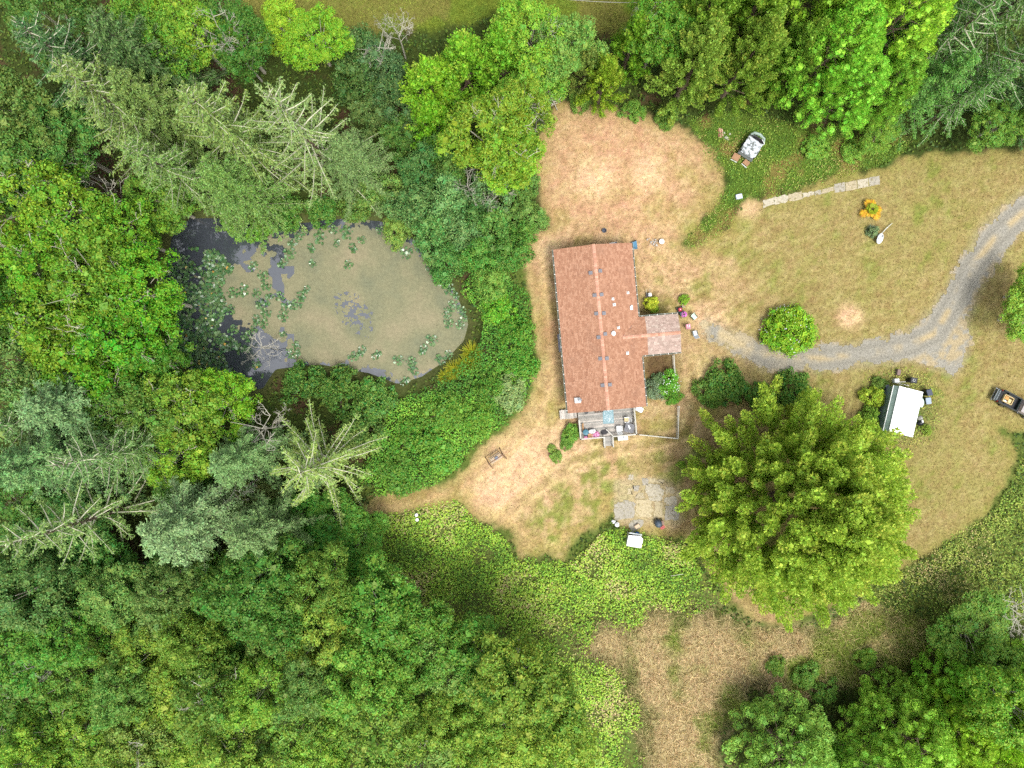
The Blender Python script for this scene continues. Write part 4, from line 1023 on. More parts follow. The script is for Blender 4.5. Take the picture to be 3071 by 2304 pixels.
MB().add([(xr, y0, zr), (xe, y0, ze), (xe, y1, ze), (xr, y1, zr), (xr, y0, zr - .09), (xe, y0, ze - .09), (xe, y1, ze - .09), (xr, y1, zr - .09)],
         [(0, 1, 2, 3), (7, 6, 5, 4), (0, 4, 5, 1), (1, 5, 6, 2), (2, 6, 7, 3), (3, 7, 4, 0)]).build('roof', WROOF, shed)
MB().add([(xl, y0, zw), (xr - .002, y0, zr - .004), (xr - .002, y1, zr - .004), (xl, y1, zw), (xl, y0, zw - .08), (xr - .002, y0, zr - .09), (xr - .002, y1, zr - .09), (xl, y1, zw - .08)],
         [(0, 1, 2, 3), (7, 6, 5, 4), (0, 4, 5, 1), (1, 5, 6, 2), (2, 6, 7, 3), (3, 7, 4, 0)]).build('side_roof', GROOF, shed)
MB().box((xr, (y0 + y1) / 2, zr + .02), (.16, y1 - y0 + .04, .04)).build('ridge_flashing', WHITE, shed)
MB().box((xl - .02, (y0 + y1) / 2, zw - .02), (.07, y1 - y0 + .02, .1)).build('eave_trim', WHITE, shed)
for (x0, x1) in ((xl + .06, xe - .15),):
    V = []
    for y in (y0 + .12, y1 - .12): V += [(x0, y, 0), (x1, y, 0), (x1, y, ze - .08), (xr, y, zr - .1), (x0, y, zw - .09)]
    MB().add(V, [(4, 3, 2, 1, 0), (5, 6, 7, 8, 9), (0, 1, 6, 5), (1, 2, 7, 6), (4, 9, 8, 3), (0, 5, 9, 4), (2, 3, 8, 7)]).build('wall', GWALL, shed)
for yy, h_ in ((y1 - .1, 0), (y0 + .1, 0)):
    MB().box(((xl + xe) / 2, yy, 1.1), (.05, .05, 2.1)).build('corner_post', WHITE, shed)
MB().box((xr + 1.4, y1 - .1, 1.0), (.85, .06, 1.9)).build('door', mat('shed_door', C(160, 172, 164), .6), shed)
for k_ in range(1, 6):
    MB().box(((xr + xe) / 2, y0 + (y1 - y0) * k_ / 6, (zr + ze) / 2 + .008), (xe - xr - .06, .035, .022), ry=math.atan((zr - ze) / (xe - xr))).build('roof_seam', mat('seam_grey', C(206, 212, 212), .5), shed)
for (dx, dy, w, l) in ((.55, 1.05, .62, .08), (.55, .75, .62, .08), (.9, .9, .08, .4)):
    MB().box((xr + dx, (y0 + y1) / 2 + dy, zr - dx * (zr - ze) / (xe - xr) + .02), (w, l, .03), ry=math.atan((zr - ze) / (xe - xr))).build('roof_patch', mat('roof_tape', C(176, 188, 182), .6), shed)
# ------------------------------------------------------------------ things in the yard
def col_mat(name, r, g, b, rough=.55, var=.1): return mat(name, C(r, g, b), rough, .35, var=var, scale=5)
def chair(px, py, z, rz, m_seat, label, arms=True, name='garden_chair', sz=.55, m_leg=None, recline=.25, group=None):
    p = W(px, py, z + .4); ml = m_leg or m_seat
    c = empty(name, (p.x, p.y, z), rz, label, 'chair', group)
    for i in range(4):
        MB().box((0, -sz * .42 + i * sz * .27, .42 + i * .008), (sz, sz * .24, .03)).build('seat_slat', m_seat, c)
    for i in range(4):
        zz = .5 + i * .14; MB().box((0, sz * .48 + (zz - .42) * math.tan(recline), zz), (sz, .03, .12), rx=-recline).build('back_slat', m_seat, c)
    for sx in (-1, 1):
        for sy in (-1, 1): MB().box((sx * sz * .46, sy * sz * .44, .21), (.045, .045, .42)).build('leg', ml, c)
        if arms: MB().box((sx * sz * .5, -.02, .64), (.07, sz * .95, .03)).build('armrest', ml, c); MB().box((sx * sz * .5, -sz * .4, .53), (.04, .04, .22)).build('arm_post', ml, c)
    return c
CH_WHITE = col_mat('chair_white', 244, 246, 244); CH_MINT = col_mat('chair_mint', 206, 232, 214); CH_PALE = col_mat('chair_pale_blue', 216, 226, 236)
CH_PINK = col_mat('chair_pink', 212, 140, 158); CH_BEIGE = col_mat('chair_beige', 224, 206, 168); DGREEN = col_mat('dark_green_frame', 44, 62, 54)
chair(1857, 1286, DZ, math.pi + HR - .05, CH_WHITE, 'white slatted chair on the deck beside the grey table', sz=.62, recline=.55)
c_ = chair(1880, 1259, DZ, -math.pi / 2 + HR, CH_WHITE, 'white deck chair with patterned beige cushion by the railing', sz=.58)
MB().rbox((0, -.06, .475), (.5, .52, .07), r=.08).build('cushion', mat('beige_cushion', C(228, 206, 160), .9, .1, var=.1, col2=C(120, 84, 60), thr=(.55, .6), sc2=9), c_)
chair(2081, 951, 0, math.radians(40), CH_MINT, 'mint green plastic chair right of the porch, nearest the lawn mower', m_leg=DGREEN)
pc_ = chair(2064, 980, 0, math.radians(100), CH_PINK, 'pink striped lawn chair close to the porch end', sz=.52)
for i in range(2): MB().box((0, -.14 + i * .2, .475), (.5, .06, .012)).build('white_stripe', CH_WHITE, pc_)
chair(2084, 1000, 0, math.radians(195), CH_PALE, 'pale blue folding chair, lowest of the three by the porch', m_leg=DGREEN, recline=.6)

# table on the deck with a folded cloth
p = W(1888, 1284, DZ + .7); tb_ = empty('patio_table', (p.x, p.y, DZ), math.radians(-22) + HR, 'square dark grey patio table in the deck corner', 'table')
GRT = mat('table_grey', C(126, 126, 130), .7, .2, var=.15, scale=6)
for i in range(6): MB().box((0, -.45 + i * .18, .7), (1.1, .165, .035)).build('table_slat', GRT, tb_)
for sx in (-1, 1):
    for sy in (-1, 1): MB().box((sx * .48, sy * .45, .34), (.06, .06, .68)).build('leg', GRT, tb_)
p = W(1887, 1282, DZ + .74); cl = MB().add([(-.1, .3, .012), (.02, .28, .03), (.14, -.1, .02), (.03, -.28, .015), (-.04, -.2, .04), (-.08, .1, .05)], [(0, 5, 1), (5, 2, 1), (5, 4, 2), (4, 3, 2)])
tag(cl.build('folded_cloth', CH_WHITE, loc=(p.x, p.y, DZ + .72), rz=.2), 'white folded cloth lying on the grey patio table', 'cloth')

# rug with scroll pattern
def rug_material():
    m, t, b, o = nt('rug_weave'); N = t.nodes; L = t.links; tc = N.new('ShaderNodeTexCoord')
    sp = N.new('ShaderNodeSeparateXYZ'); L.new(tc.outputs['Generated'], sp.inputs[0])
    w = N.new('ShaderNodeTexNoise'); w.inputs['Scale'].default_value = 3.2; w.inputs['Distortion'].default_value = 2.2; L.new(tc.outputs['Object'], w.inputs['Vector'])
    r = N.new('ShaderNodeMapRange'); r.inputs[1].default_value = .5; r.inputs[2].default_value = .56; L.new(w.outputs['Fac'], r.inputs[0])
    def edge(i):
        a = N.new('ShaderNodeMath'); a.operation = 'SUBTRACT'; a.inputs[1].default_value = .5; L.new(sp.outputs[i], a.inputs[0])
        c = N.new('ShaderNodeMath'); c.operation = 'ABSOLUTE'; L.new(a.outputs[0], c.inputs[0])
        d = N.new('ShaderNodeMath'); d.operation = 'LESS_THAN'; d.inputs[1].default_value = .38 if i == 0 else .42; L.new(c.outputs[0], d.inputs[0]); return d
    m1 = N.new('ShaderNodeMath'); m1.operation = 'MULTIPLY'; L.new(edge(0).outputs[0], m1.inputs[0]); L.new(edge(1).outputs[0], m1.inputs[1])
    m2 = N.new('ShaderNodeMath'); m2.operation = 'MULTIPLY'; L.new(m1.outputs[0], m2.inputs[0]); L.new(r.outputs[0], m2.inputs[1])
    mx = N.new('ShaderNodeMix'); mx.data_type = 'RGBA'; mx.inputs['A'].default_value = C(136, 168, 176); mx.inputs['B'].default_value = C(198, 212, 218); L.new(m2.outputs[0], mx.inputs['Factor'])
    L.new(mx.outputs['Result'], b.inputs['Base Color']); b.inputs['Roughness'].default_value = .95; return m
p = W(1824, 1248, DZ); tag(MB().box((0, 0, 0), (1.28, 1.8, .018)).build('deck_rug', rug_material(), loc=(p.x, p.y, DZ + .014), rz=HR * .6), 'pale blue scroll patterned rug lying on the deck', 'rug')
p = W(1812, 1296, DZ); tag(MB().lathe((0, 0, 0), [(.42, 0), (.42, .02), (.3, .024)], 20, sx=1.1, sy=.75).build('door_mat', mat('mat_dark', C(70, 70, 72), .95, var=.2), loc=(p.x, p.y, DZ + .006)), 'dark oval mat in front of the deck gate', 'mat')

def barrel(px, py, z, r, h, m, name, label, cat, lid=None, rz=0):
    p = W(px, py, z + h); e = empty(name, (p.x, p.y, z), rz, label, cat)
    MB().lathe((0, 0, 0), [(r * .88, 0), (r, h * .3), (r, h * .7), (r * .95, h - .05), (r * .98, h), (r * .86, h), (r * .84, h - .04)], 18).build('body', m, e, True)
    if lid: MB().lathe((0, 0, 0), [(r * 1.02, h - .02), (r * 1.02, h + .03), (r * .7, h + .07), (r * .12, h + .09), (.02, h + .1)], 18).build('lid', lid, e, True)
    return e
TEAL = col_mat('teal', 70, 122, 140); BLUE = col_mat('blue_plastic', 40, 106, 190); ORANGE = col_mat('orange_box', 206, 150, 104); PINK = col_mat('pink_petal', 236, 150, 196); PURPLE = col_mat('plum', 110, 64, 100)
barrel(1757, 1297, DZ, .34, .6, DARK, 'storage_drum', 'dark drum with teal lid in the lower left deck corner', 'drum', TEAL)
def crate(px, py, z, s, rz, m, label, name='crate', cat='box', top=None):
    p = W(px, py, z + s[2]); e = empty(name, (p.x, p.y, z), rz, label, cat)
    MB().rbox((0, 0, s[2] / 2), s, r=min(s[0], s[1]) * .08, lip=.02).build('body', m, e)
    MB().rbox((0, 0, s[2] + .02), (s[0] * .94, s[1] * .94, .05), r=.04, lip=.015).build('lid', top or m, e)
    return e
crate(1768, 1307, DZ, (.42, .5, .35), .1, ORANGE, 'tan box standing on the deck beside the teal lidded drum')
crate(1776, 1308, DZ, (.2, .45, .45), .1, PURPLE, 'narrow plum box on the deck between tan box and pink flowers', top=col_mat('salmon_lid', 226, 170, 150))
crate(1757, 1312, DZ, (.4, .3, .3), .05, DARK, 'small black box in front of the teal lidded drum', top=PINK)
def pot(px, py, z, r, m_fl, label, mp=None, nfl=40, hh=.35):
    p = W(px, py, z + hh + .2); e = empty('flower_pot', (p.x, p.y, z), 0, label, 'flower pot')
    MB().lathe((0, 0, 0), [(r * .6, 0), (r * .85, hh), (r * .95, hh), (r * .95, hh + .04), (r * .75, hh + .04)], 14).build('pot', mp or col_mat('terracotta', 168, 98, 70), e, True)
    rr = np.random.default_rng(int(px * 7 + py)); d = rdir(rr, nfl * 4); d[:, 2] = abs(d[:, 2])
    P = d * r * 1.15 * rr.uniform(.5, 1, (nfl * 4, 1)) + np.array([0, 0, hh + .05]); Nn = nrm(d + np.array([0, 0, .8]))
    gl = link('leaves', leaf_mesh('leaves', P, np.cross(Nn, rdir(rr, len(P))), Nn, .13, .08, LM_SHR, tint=np.zeros(len(P))), e); gl.color = C(70, 110, 50); gl['kind'] = 'stuff'
    d = rdir(rr, nfl); d[:, 2] = abs(d[:, 2]); P = d * r * 1.25 + np.array([0, 0, hh + .1]); Nn = nrm(d + np.array([0, 0, 1.2]))
    fo = link('flowers', leaf_mesh('flowers', P, np.cross(Nn, rdir(rr, nfl)), Nn, .16, .15, m_fl), e); fo['kind'] = 'stuff'
    return e
pot(1788, 1304, DZ, .3, PINK, 'pot of bright pink flowers by the deck railing', nfl=90)
pot(1780, 1294, DZ, .2, CH_WHITE, 'pot of white flowers behind the pink ones on the deck')
pot(1772, 1294, DZ, .18, CH_WHITE, 'small white flower pot beside the teal lidded drum')
lb = empty('leaning_boards', (0, 0, 0), 0, 'tan boards leaning on the left deck railing', 'boards')
p = W(1745, 1282, DZ); lb.location = (p.x, p.y, DZ); lb.rotation_euler = (0, 0, HR)
for i, (dy, l) in enumerate(((0, .9), (-.16, 1.2), (.2, .7))): MB().box((.04 + i * .06, dy, .3 + i * .03), (.1, l, .03), ry=-1.1).build('board', mat('tan_board', C(206, 162, 112), .8, var=.2), lb)
# sink stand outside the railing
p = W(1868, 1314, .8); sk = empty('outdoor_sink', (p.x, p.y, 0), HR, 'white outdoor double sink against the deck railing', 'sink')
MB().rbox((0, 0, .82), (1.2, .52, .1), r=.05).build('basin_rim', CH_WHITE, sk)
for s in (-1, 1): MB().rbox((s * .28, 0, .868), (.46, .38, .012), r=.06, lip=.004).build('basin', mat('sink_steel', C(166, 176, 186), .3, .5, metal=.3), sk)
MB().tube([(.06, .16, .86), (.06, .16, 1.02), (.06, .0, 1.04), (.06, -.02, 1.0)], .022, 6).build('faucet', DARK, sk)
for sx in (-1, 1):
    for sy in (-1, 1): MB().box((sx * .54, sy * .2, .39), (.05, .05, .78)).build('leg', RAILW, sk)
p = W(1848, 1315, .6); tr_ = empty('planter_tray', (p.x, p.y, 0), HR, 'olive planter tray between deck steps and sink', 'planter')
MB().rbox((0, 0, .3), (.5, .55, .56), r=.04).build('box', mat('olive_box', C(126, 118, 66), .8, var=.2), tr_); MB().box((0, 0, .585), (.42, .46, .02)).build('soil', mat('soil', C(84, 78, 42), .95, var=.3), tr_)
# white storage tank by the deck
p = W(1918, 1227, .9); tk = empty('white_tank', (p.x, p.y, 0), math.radians(-28), 'white rounded plastic tank beside the deck at the house corner', 'tank')
MB().rbox((0, 0, .45), (.95, .68, .9), r=.2, n=6, lip=.08).build('body', CH_WHITE, tk, True); MB().rbox((0.05, 0, .92), (.6, .44, .05), r=.12).build('lid', CH_WHITE, tk, True); MB().rbox((-.42, 0, .5), (.12, .5, .5), r=.03).build('side_panel', TRIM, tk)
# chairs by the wall under the eave
p = W(1796, 1233, DZ + .3); bn = empty('wall_bench', (p.x, p.y, DZ), HR, 'low dark bench against the house wall on the deck', 'bench')
p2_ = hl(1792, 1233, DZ); 
for i in range(3): MB().box((0, -.12 + i * .12, .4), (1.0, .1, .03)).build('slat', mat('bench_brown', C(96, 78, 66), .8), bn)
for s in (-1, 1): MB().box((s * .44, 0, .19), (.06, .34, .38)).build('leg', DARK, bn)
p = W(1758, 1236, DZ); tag(MB().lathe((0, 0, 0), [(.2, 0), (.24, .3), (.24, .34), (.18, .34)], 12).build('black_bucket', DARK, loc=(p.x, p.y, DZ)), 'black bucket where the side landing meets the deck', 'bucket')

# lawn mower
p = W(2040, 930, .4); mw = empty('lawn_mower', (p.x, p.y, 0), math.radians(15), 'red lawn mower parked at the porch corner', 'lawn mower')
REDM = mat('mower_red', C(190, 34, 62), .35, .5, var=.08)
MB().rbox((0, 0, .22), (.62, .75, .16), r=.16, n=6).build('deck_housing', DARK, mw); MB().rbox((0, .06, .4), (.42, .44, .24), r=.14, n=6, lip=.06).build('engine_cover', REDM, mw, True)
for sx in (-1, 1):
    for sy in (-1, 1): MB().tube([(sx * .33, sy * .32, .14), (sx * .39, sy * .32, .14)], .14, 12).build('wheel', DARK, mw)
    MB().tube([(sx * .26, -.3, .28), (sx * .24, -.95, .85)], .018, 6).build('handle_bar', DARK, mw)
MB().tube([(-.24, -.95, .85), (.24, -.95, .85)], .02, 6).build('grip', DARK, mw); MB().rbox((0, -.5, .42), (.42, .4, .34), r=.08).build('grass_bag', col_mat('bag_green', 48, 78, 70), mw); MB().lathe((0, .05, .52), [(.06, 0), (.06, .03), (.02, .05)], 10).build('fuel_cap', CH_WHITE, mw)
pot(2052, 943, 0, .26, col_mat('magenta', 206, 110, 190), 'magenta flower pot beside the lawn mower', nfl=60)
p = W(2052, 916, .05); hp = MB(); hp.tube([(math.cos(a) * .22, math.sin(a) * .22, .03) for a in np.linspace(0, 5.2, 18)], .025, 6); tag(hp.build('white_hose', CH_WHITE, loc=(p.x, p.y, .05)), 'white curled hose beside the small green shrub', 'hose')
# white cart north of the yellow bush
p = W(1946, 882, .3); ct = empty('hand_cart', (p.x, p.y, 0), .1, 'small white hand cart above the yellow green bush', 'cart')
MB().rbox((.1, -.1, .4), (.36, .4, .2), r=.05).build('tub', CH_WHITE, ct); MB().box((-.1, -.1, .25), (.5, .45, .05)).build('frame', DARK, ct)
for s in (-1, 1): MB().tube([(s * .28, -.15, .13), (s * .34, -.15, .13)], .13, 10).build('wheel', DARK, ct); MB().tube([(s * .2 - .1, .1, .3), (s * .2 - .1, .55, .7)], .02, 5).build('handle', TRIM, ct)
# north end of the house
p = W(1902, 734, .7); bt = empty('blue_tarp', (p.x, p.y, 0), .2, 'blue tarp covered stack at the upper right house corner', 'tarp')
MB().add([(-.5, -.35, 0), (.45, -.5, 0), (.5, .6, 0), (-.35, .45, 0), (-.3, -.2, .6), (.3, -.3, .75), (.35, .4, .72), (-.2, .3, .6)], [(0, 1, 5, 4), (1, 2, 6, 5), (2, 3, 7, 6), (3, 0, 4, 7), (4, 5, 6, 7)]).build('sheet', mat('tarp_blue', C(88, 142, 176), .4, .4, var=.2, scale=6), bt)
p = W(1887, 737, .5); crate(1888, 736, 0, (.42, .36, .5), .3, CH_WHITE, 'white box beside the blue tarp at the house corner', 'white_box'); 
for i in range(4):
    p = W(1830 + i * 6, 731 - i, .4); tag(MB().lathe((0, 0, 0), [(.1, 0), (.12, .3), (.13, .32), (.09, .32)], 10).build('plant_pot', CH_WHITE if i != 3 else GREYV, loc=(p.x, p.y, 0)), ('leftmost', 'second', 'third', 'grey rightmost')[i] + ' of the four small pots behind the house roof', 'pot', 'pots behind the house')
p = W(1812, 692, .3); tag(MB().lathe((0, 0, 0), [(.2, 0), (.26, .38), (.28, .4), (.24, .4), (.2, .1)], 14).build('dark_bucket', mat('bucket_slate', C(78, 86, 102), .5), loc=(p.x, p.y, 0)), 'dark slate bucket alone on the dry grass above the house', 'bucket')
p = W(1984, 725, .3); tag(MB().lathe((0, 0, 0), [(.22, 0), (.3, .4), (.32, .42), (.3, .46), (.08, .5)], 14).build('white_bucket', CH_WHITE, loc=(p.x, p.y, 0)), 'white lidded bucket right of the ash heap', 'bucket')
def rubble(px, py, r, m, n, name, label, cat, seed):
    p = W(px, py, .1); e = empty(name, (p.x, p.y, 0), 0, label, cat); q = random.Random(seed)
    for i in range(n):
        a = q.random() * 6.28; d = r * q.random() ** .6; s = q.uniform(.1, .28)
        MB().box((math.cos(a) * d, math.sin(a) * d, s * .25), (s, s * q.uniform(.5, 1), s * .6), rz=q.random() * 3, rx=q.uniform(-.3, .3), taper=.7).build('stone', m, e)
    return e
rubble(1957, 728, .75, mat('ash_stone', C(186, 180, 172), .9, var=.25), 22, 'ash_heap', 'heap of pale grey ash and stones beyond the house corner', 'rubble', 4)
rubble(2180, 408, .5, mat('lump_grey', C(190, 190, 176), .9, var=.25), 9, 'rubble_heap', 'pale rubble lump left of the derelict trailer', 'rubble', 6)
p = W(2161, 399, .1); pb = empty('plank_pile', (p.x, p.y, 0), .05, 'reddish boards piled in the weeds left of the trailer', 'boards')
for i in range(4): MB().box((-.2 + i * .14, 0, .06 + (i % 2) * .05), (.13, 1.25 - i * .1, .05), rz=.03 * i).build('board', mat('red_board_%d' % (i % 2), C(*((166, 104, 92), (206, 170, 150))[i % 2]), .85, var=.2), pb)

# derelict trailer
p = W(2255, 440, .9); dt = empty('derelict_trailer', (p.x, p.y, 0), math.radians(-33), 'derelict trailer with peeling silver roof in the weeds', 'trailer')
SILV = mat('peeling_silver', C(206, 212, 218), .6, .3, var=.2, scale=4, col2=C(112, 118, 116), thr=(.5, .58), sc2=3.0)
RUSTB = mat('brown_panel', C(164, 128, 98), .85, .1, var=.2, scale=5)
V = [(-1.0, -1.35, .35), (1.0, -1.35, .35), (1.0, 1.3, .35), (-1.0, 1.3, .35), (-.95, -1.3, 1.05), (.95, -1.3, 1.0), (.95, 1.25, 1.12), (-.95, 1.25, 1.12)]
MB().add(V, [(3, 2, 1, 0), (0, 1, 5, 4), (1, 2, 6, 5), (2, 3, 7, 6), (3, 0, 4, 7)]).build('body', mat('trailer_side', C(150, 156, 154), .7, var=.25), dt)
for i in range(7):
    y = -1.15 + i * .3; MB().box((brng.uniform(-.03, .03), y, 1.10 + (i % 2) * .012), (1.96 - (.3 if i == 0 else 0), .33, .03), rx=brng.uniform(-.03, .03), rz=brng.uniform(-.04, .04)).build('roof_sheet', SILV, dt)
MB().box((.3, 1.06, 1.02), (1.1, .34, .02)).build('opening_shade', mat('opening_black', C(36, 32, 34), .9), dt)  # black sheet painted as the shade inside the roof opening
MB().tube([(-.9, 1.1, 1.1), (-.7, 1.35, 1.3), (0, 1.5, 1.35), (.7, 1.4, 1.25), (.92, 1.1, 1.1)], [.12, .16, .17, .15, .1], 7).build('front_cowl', mat('cowl_green', C(150, 168, 156), .6, var=.25, scale=5), dt)
MB().tube([(.55, 1.25, 1.12), (1.0, 1.0, 1.15), (1.02, .8, 1.12)], .05, 6).build('bent_trim', CH_WHITE, dt)
MB().box((-.85, -1.85, .42), (.85, .75, .04), rx=.35, rz=.1).build('brown_panel', RUSTB, dt); MB().box((.55, -1.75, .4), (.72, .55, .04), rx=.4, rz=-.15).build('brown_panel', RUSTB, dt)
MB().box((-.85, -2.3, .2), (.85, .05, .14), rz=.1).build('panel_edge', CH_WHITE, dt); MB().box((.5, -2.12, .2), (.8, .06, .14), rz=-.15).build('panel_edge', CH_WHITE, dt)
for s in (-1, 1):
    MB().tube([(s * .95, 0, .3), (s * 1.1, 0, .3)], .3, 14).build('wheel', DARK, dt)

# white box on the ground and broken concrete path
crate(2217, 589, 0, (.75, .55, .3), math.radians(12), col_mat('blue_white', 212, 222, 240), 'pale blue white box at the left end of the concrete path', 'storage_box')
CONC = [mat('concrete_%d' % i, c, .9, .15, var=.2, scale=4, bump=.3, col2=c2, thr=(.55, .68), sc2=3) for i, (c, c2) in enumerate(((C(190, 182, 162), C(154, 142, 108)), (C(172, 166, 152), C(142, 134, 104)), (C(196, 182, 148), C(162, 148, 106)), (C(182, 170, 142), C(148, 138, 98))))]
pth = empty('concrete_path', (0, 0, 0)); tag(pth, 'narrow broken concrete path across the right lawn', kind='structure')
def slab(parent, pts, m, z1=.05, jit=.05, seed=0, nsub=4):
    q = random.Random(seed); P = [W(*p_).xy for p_ in pts]; out = []
    for i in range(len(P)):
        a, b = P[i], P[(i + 1) % len(P)]
        for k in range(nsub): v = a.lerp(b, k / nsub); out.append((v.x + q.uniform(-jit, jit), v.y + q.uniform(-jit, jit)))
    if sum(out[i][0] * out[(i + 1) % len(out)][1] - out[(i + 1) % len(out)][0] * out[i][1] for i in range(len(out))) < 0: out.reverse()
    return MB().prism(out, -.08, z1).build('slab', m, parent)
ends = [(2286, 612), (2322, 603), (2362, 594), (2404, 586), (2440, 580), (2462, 576), (2500, 566), (2534, 560), (2570, 554), (2604, 547), (2638, 540)]
for i in range(len(ends) - 1):
    (xa, ya), (xb, yb) = ends[i], ends[i + 1]
    w = 11 if i < 5 else 13; w0 = w if i not in (3, 4, 5) else 6
    slab(pth, [(xa + 1, ya - w0), (xb - 1, yb - w0), (xb + 1, yb + w0), (xa + 3, ya + w0)], CONC[(0, 0, 3, 0, 1, 3, 1, 3, 0, 1)[i]], z1=.03 + .004 * (i % 3), jit=.1 if i < 5 else .04, seed=i)
pad_ = empty('concrete_patio', (0, 0, 0)); tag(pad_, 'broken concrete patio below the house', kind='structure')
slabs = [([(1842, 1512), (1880, 1500), (1905, 1512), (1900, 1552), (1845, 1565)], 1), ([(1905, 1500), (1948, 1498), (1960, 1530), (1950, 1552), (1906, 1548)], 2), ([(1940, 1450), (1978, 1452), (1990, 1475), (1985, 1502), (1950, 1500), (1932, 1470)], 0),
 ([(1994, 1520), (2020, 1514), (2038, 1530), (2036, 1558), (1996, 1560)], 1), ([(1992, 1492), (2026, 1490), (2034, 1510), (1998, 1516)], 0), ([(1926, 1436), (1944, 1436), (1944, 1456), (1928, 1454)], 1), ([(1886, 1424), (1900, 1424), (1900, 1440), (1886, 1440)], 0),
 ([(1900, 1456), (1916, 1456), (1916, 1474), (1902, 1472)], 1), ([(1884, 1464), (1898, 1466), (1896, 1484), (1882, 1482)], 2), ([(1946, 1432), (1990, 1440), (1988, 1450), (1946, 1446)], 2), ([(1996, 1460), (2024, 1464), (2022, 1480), (1996, 1480)], 3),
 ([(2030, 1474), (2048, 1476), (2044, 1490), (2030, 1490)], 2), ([(1906, 1482), (1930, 1478), (1932, 1494), (1908, 1496)], 3), ([(1886, 1570), (1900, 1560), (1930, 1560), (1926, 1580), (1890, 1600)], 1), ([(1962, 1506), (1988, 1508), (1990, 1552), (1962, 1552)], 2)]
for i, (pts, k) in enumerate(slabs): slab(pad_, pts, CONC[k], z1=.022 + .005 * (i % 3), jit=.13, seed=50 + i, nsub=6)

# things around the patio
p = W(1905, 1622, 1.6); wc = empty('white_cabin', (p.x, p.y, 0), math.radians(-10), 'small white plastic hut at the bramble edge below the patio', 'hut')
MB().add([(-.8, -.72, 0), (.8, -.72, 0), (.8, .62, 0), (-.8, .62, 0), (-.78, -.7, 1.35), (.78, -.7, 1.35), (.78, .6, 1.35), (-.78, .6, 1.35)], [(0, 1, 5, 4), (1, 2, 6, 5), (2, 3, 7, 6), (3, 0, 4, 7)]).build('wall', TRIM, wc)
MB().add([(-.86, -.78, 1.36), (.86, -.78, 1.36), (.9, .3, 1.46), (.55, .62, 1.48), (-.86, .46, 1.5), (-.86, -.78, 1.42), (.86, -.78, 1.42), (.9, .3, 1.52), (.55, .62, 1.54), (-.86, .46, 1.56)],
         [(5, 6, 7, 8, 9), (4, 3, 2, 1, 0), (0, 1, 6, 5), (1, 2, 7, 6), (2, 3, 8, 7), (3, 4, 9, 8), (4, 0, 5, 9)]).build('roof', mat('hut_white', (.9, .9, .9, 1), .4, .4, var=.03), wc)
MB().box((0, .72, 1.2), (1.5, .16, .06)).build('awning', mat('awning_grey', C(196, 204, 208), .5), wc); MB().box((-.1, .625, .6), (.6, .03, 1.1)).build('door', col_mat('hut_door', 170, 186, 190), wc)
barrel(1913, 1603, 0, .24, .7, BLUE, 'blue_barrel', 'bright blue barrel between white hut and tan box', 'barrel')
crate(1911, 1579, 0, (.62, .42, .3), .6, mat('cardboard', C(214, 190, 160), .9), 'tan cardboard box on the patio edge above the hut')
p = W(1976, 1572, .8); gr = empty('covered_grill', (p.x, p.y, 0), .3, 'slate covered grill with red shelf at the patio edge', 'grill')
MB().lathe((0, 0, 0), [(.42, 0), (.46, .35), (.4, .75), (.22, .95), (.05, 1.0)], 14, sx=1.0, sy=1.15).build('cover', mat('slate_cover', C(78, 92, 106), .5, .4, var=.3, scale=6), gr, True)
MB().box((.35, -.6, .5), (.55, .35, .05), rz=.3).build('side_shelf', mat('red_shelf', C(178, 66, 62), .5), gr); MB().rbox((.52, -.05, .35), (.3, .5, .5), r=.06).build('side_box', mat('brown_grey', C(160, 132, 118), .8, var=.3), gr)
pot(1851, 1574, 0, .2, CH_WHITE, 'white flower pot at the left patio corner', mp=DARK); pot(1840, 1565, 0, .16, CH_WHITE, 'small white pot in the brambles left of the patio', mp=CH_WHITE, nfl=20)
for (px, py, nm) in ((1249, 1545, 'upper'), (1251, 1559, 'lower')):
    p = W(px, py, .6); tag(MB().lathe((0, 0, 0), [(.03, -.6), (.03, 0), (.18, .02), (.2, .05), (.15, .06), (.05, .055)], 14).build('marker_disc', CH_WHITE, loc=(p.x, p.y, .6)), nm + ' of two small white discs at the bramble edge', 'disc')
p = W(2030, 1725, .9); tag(MB().tube([(-.75, -.02, 0), (.75, .05, .06)], .03, 6).build('pale_pipe', WIRE, loc=(p.x, p.y, .9), rz=.12), 'thin pale pipe lying on the brambles', 'pipe')

# garden swing
p = W(1487, 1376, .9); sw = empty('garden_swing', (p.x, p.y, 0), math.radians(33), 'brown wooden garden swing on the bare patch by the track', 'swing')
SWB = mat('swing_brown', C(122, 92, 76), .7, .2, var=.2)
for s in (-1, 1):
    for e in (-1, 1): MB().tube([(s * 1.02, e * .82, 0), (s * .95, e * .08, 1.65)], .05, 6).build('frame_leg', SWB, sw)
    MB().tube([(s * .99, -.42, .85), (s * .99, .42, .85)], .035, 6).build('cross_bar', SWB, sw)
    MB().tube([(s * .7, 0, 1.65), (s * .68, .1, .6)], .012, 4).build('chain', GREYV, sw)
MB().tube([(-1.05, 0, 1.66), (1.05, 0, 1.66)], .045, 6).build('top_bar', SWB, sw)
SWS = mat('swing_seat', C(196, 176, 150), .85, var=.2)
for i in range(4): MB().box((0, -.25 + i * .15, .5), (1.5, .13, .03)).build('seat_slat', SWS, sw)
for i in range(3): MB().box((0, .38 + i * .03, .62 + i * .15), (1.5, .03, .12), rx=-.2).build('back_slat', SWS, sw)
p = W(1489, 1374, .6); tag(MB().rbox((0, 0, .06), (.42, .38, .14), r=.08, lip=.06).build('blue_cushion', col_mat('cushion_blue', 120, 132, 150), loc=(p.x, p.y, .52), rz=.58), 'blue grey cushion on the garden swing seat', 'cushion')

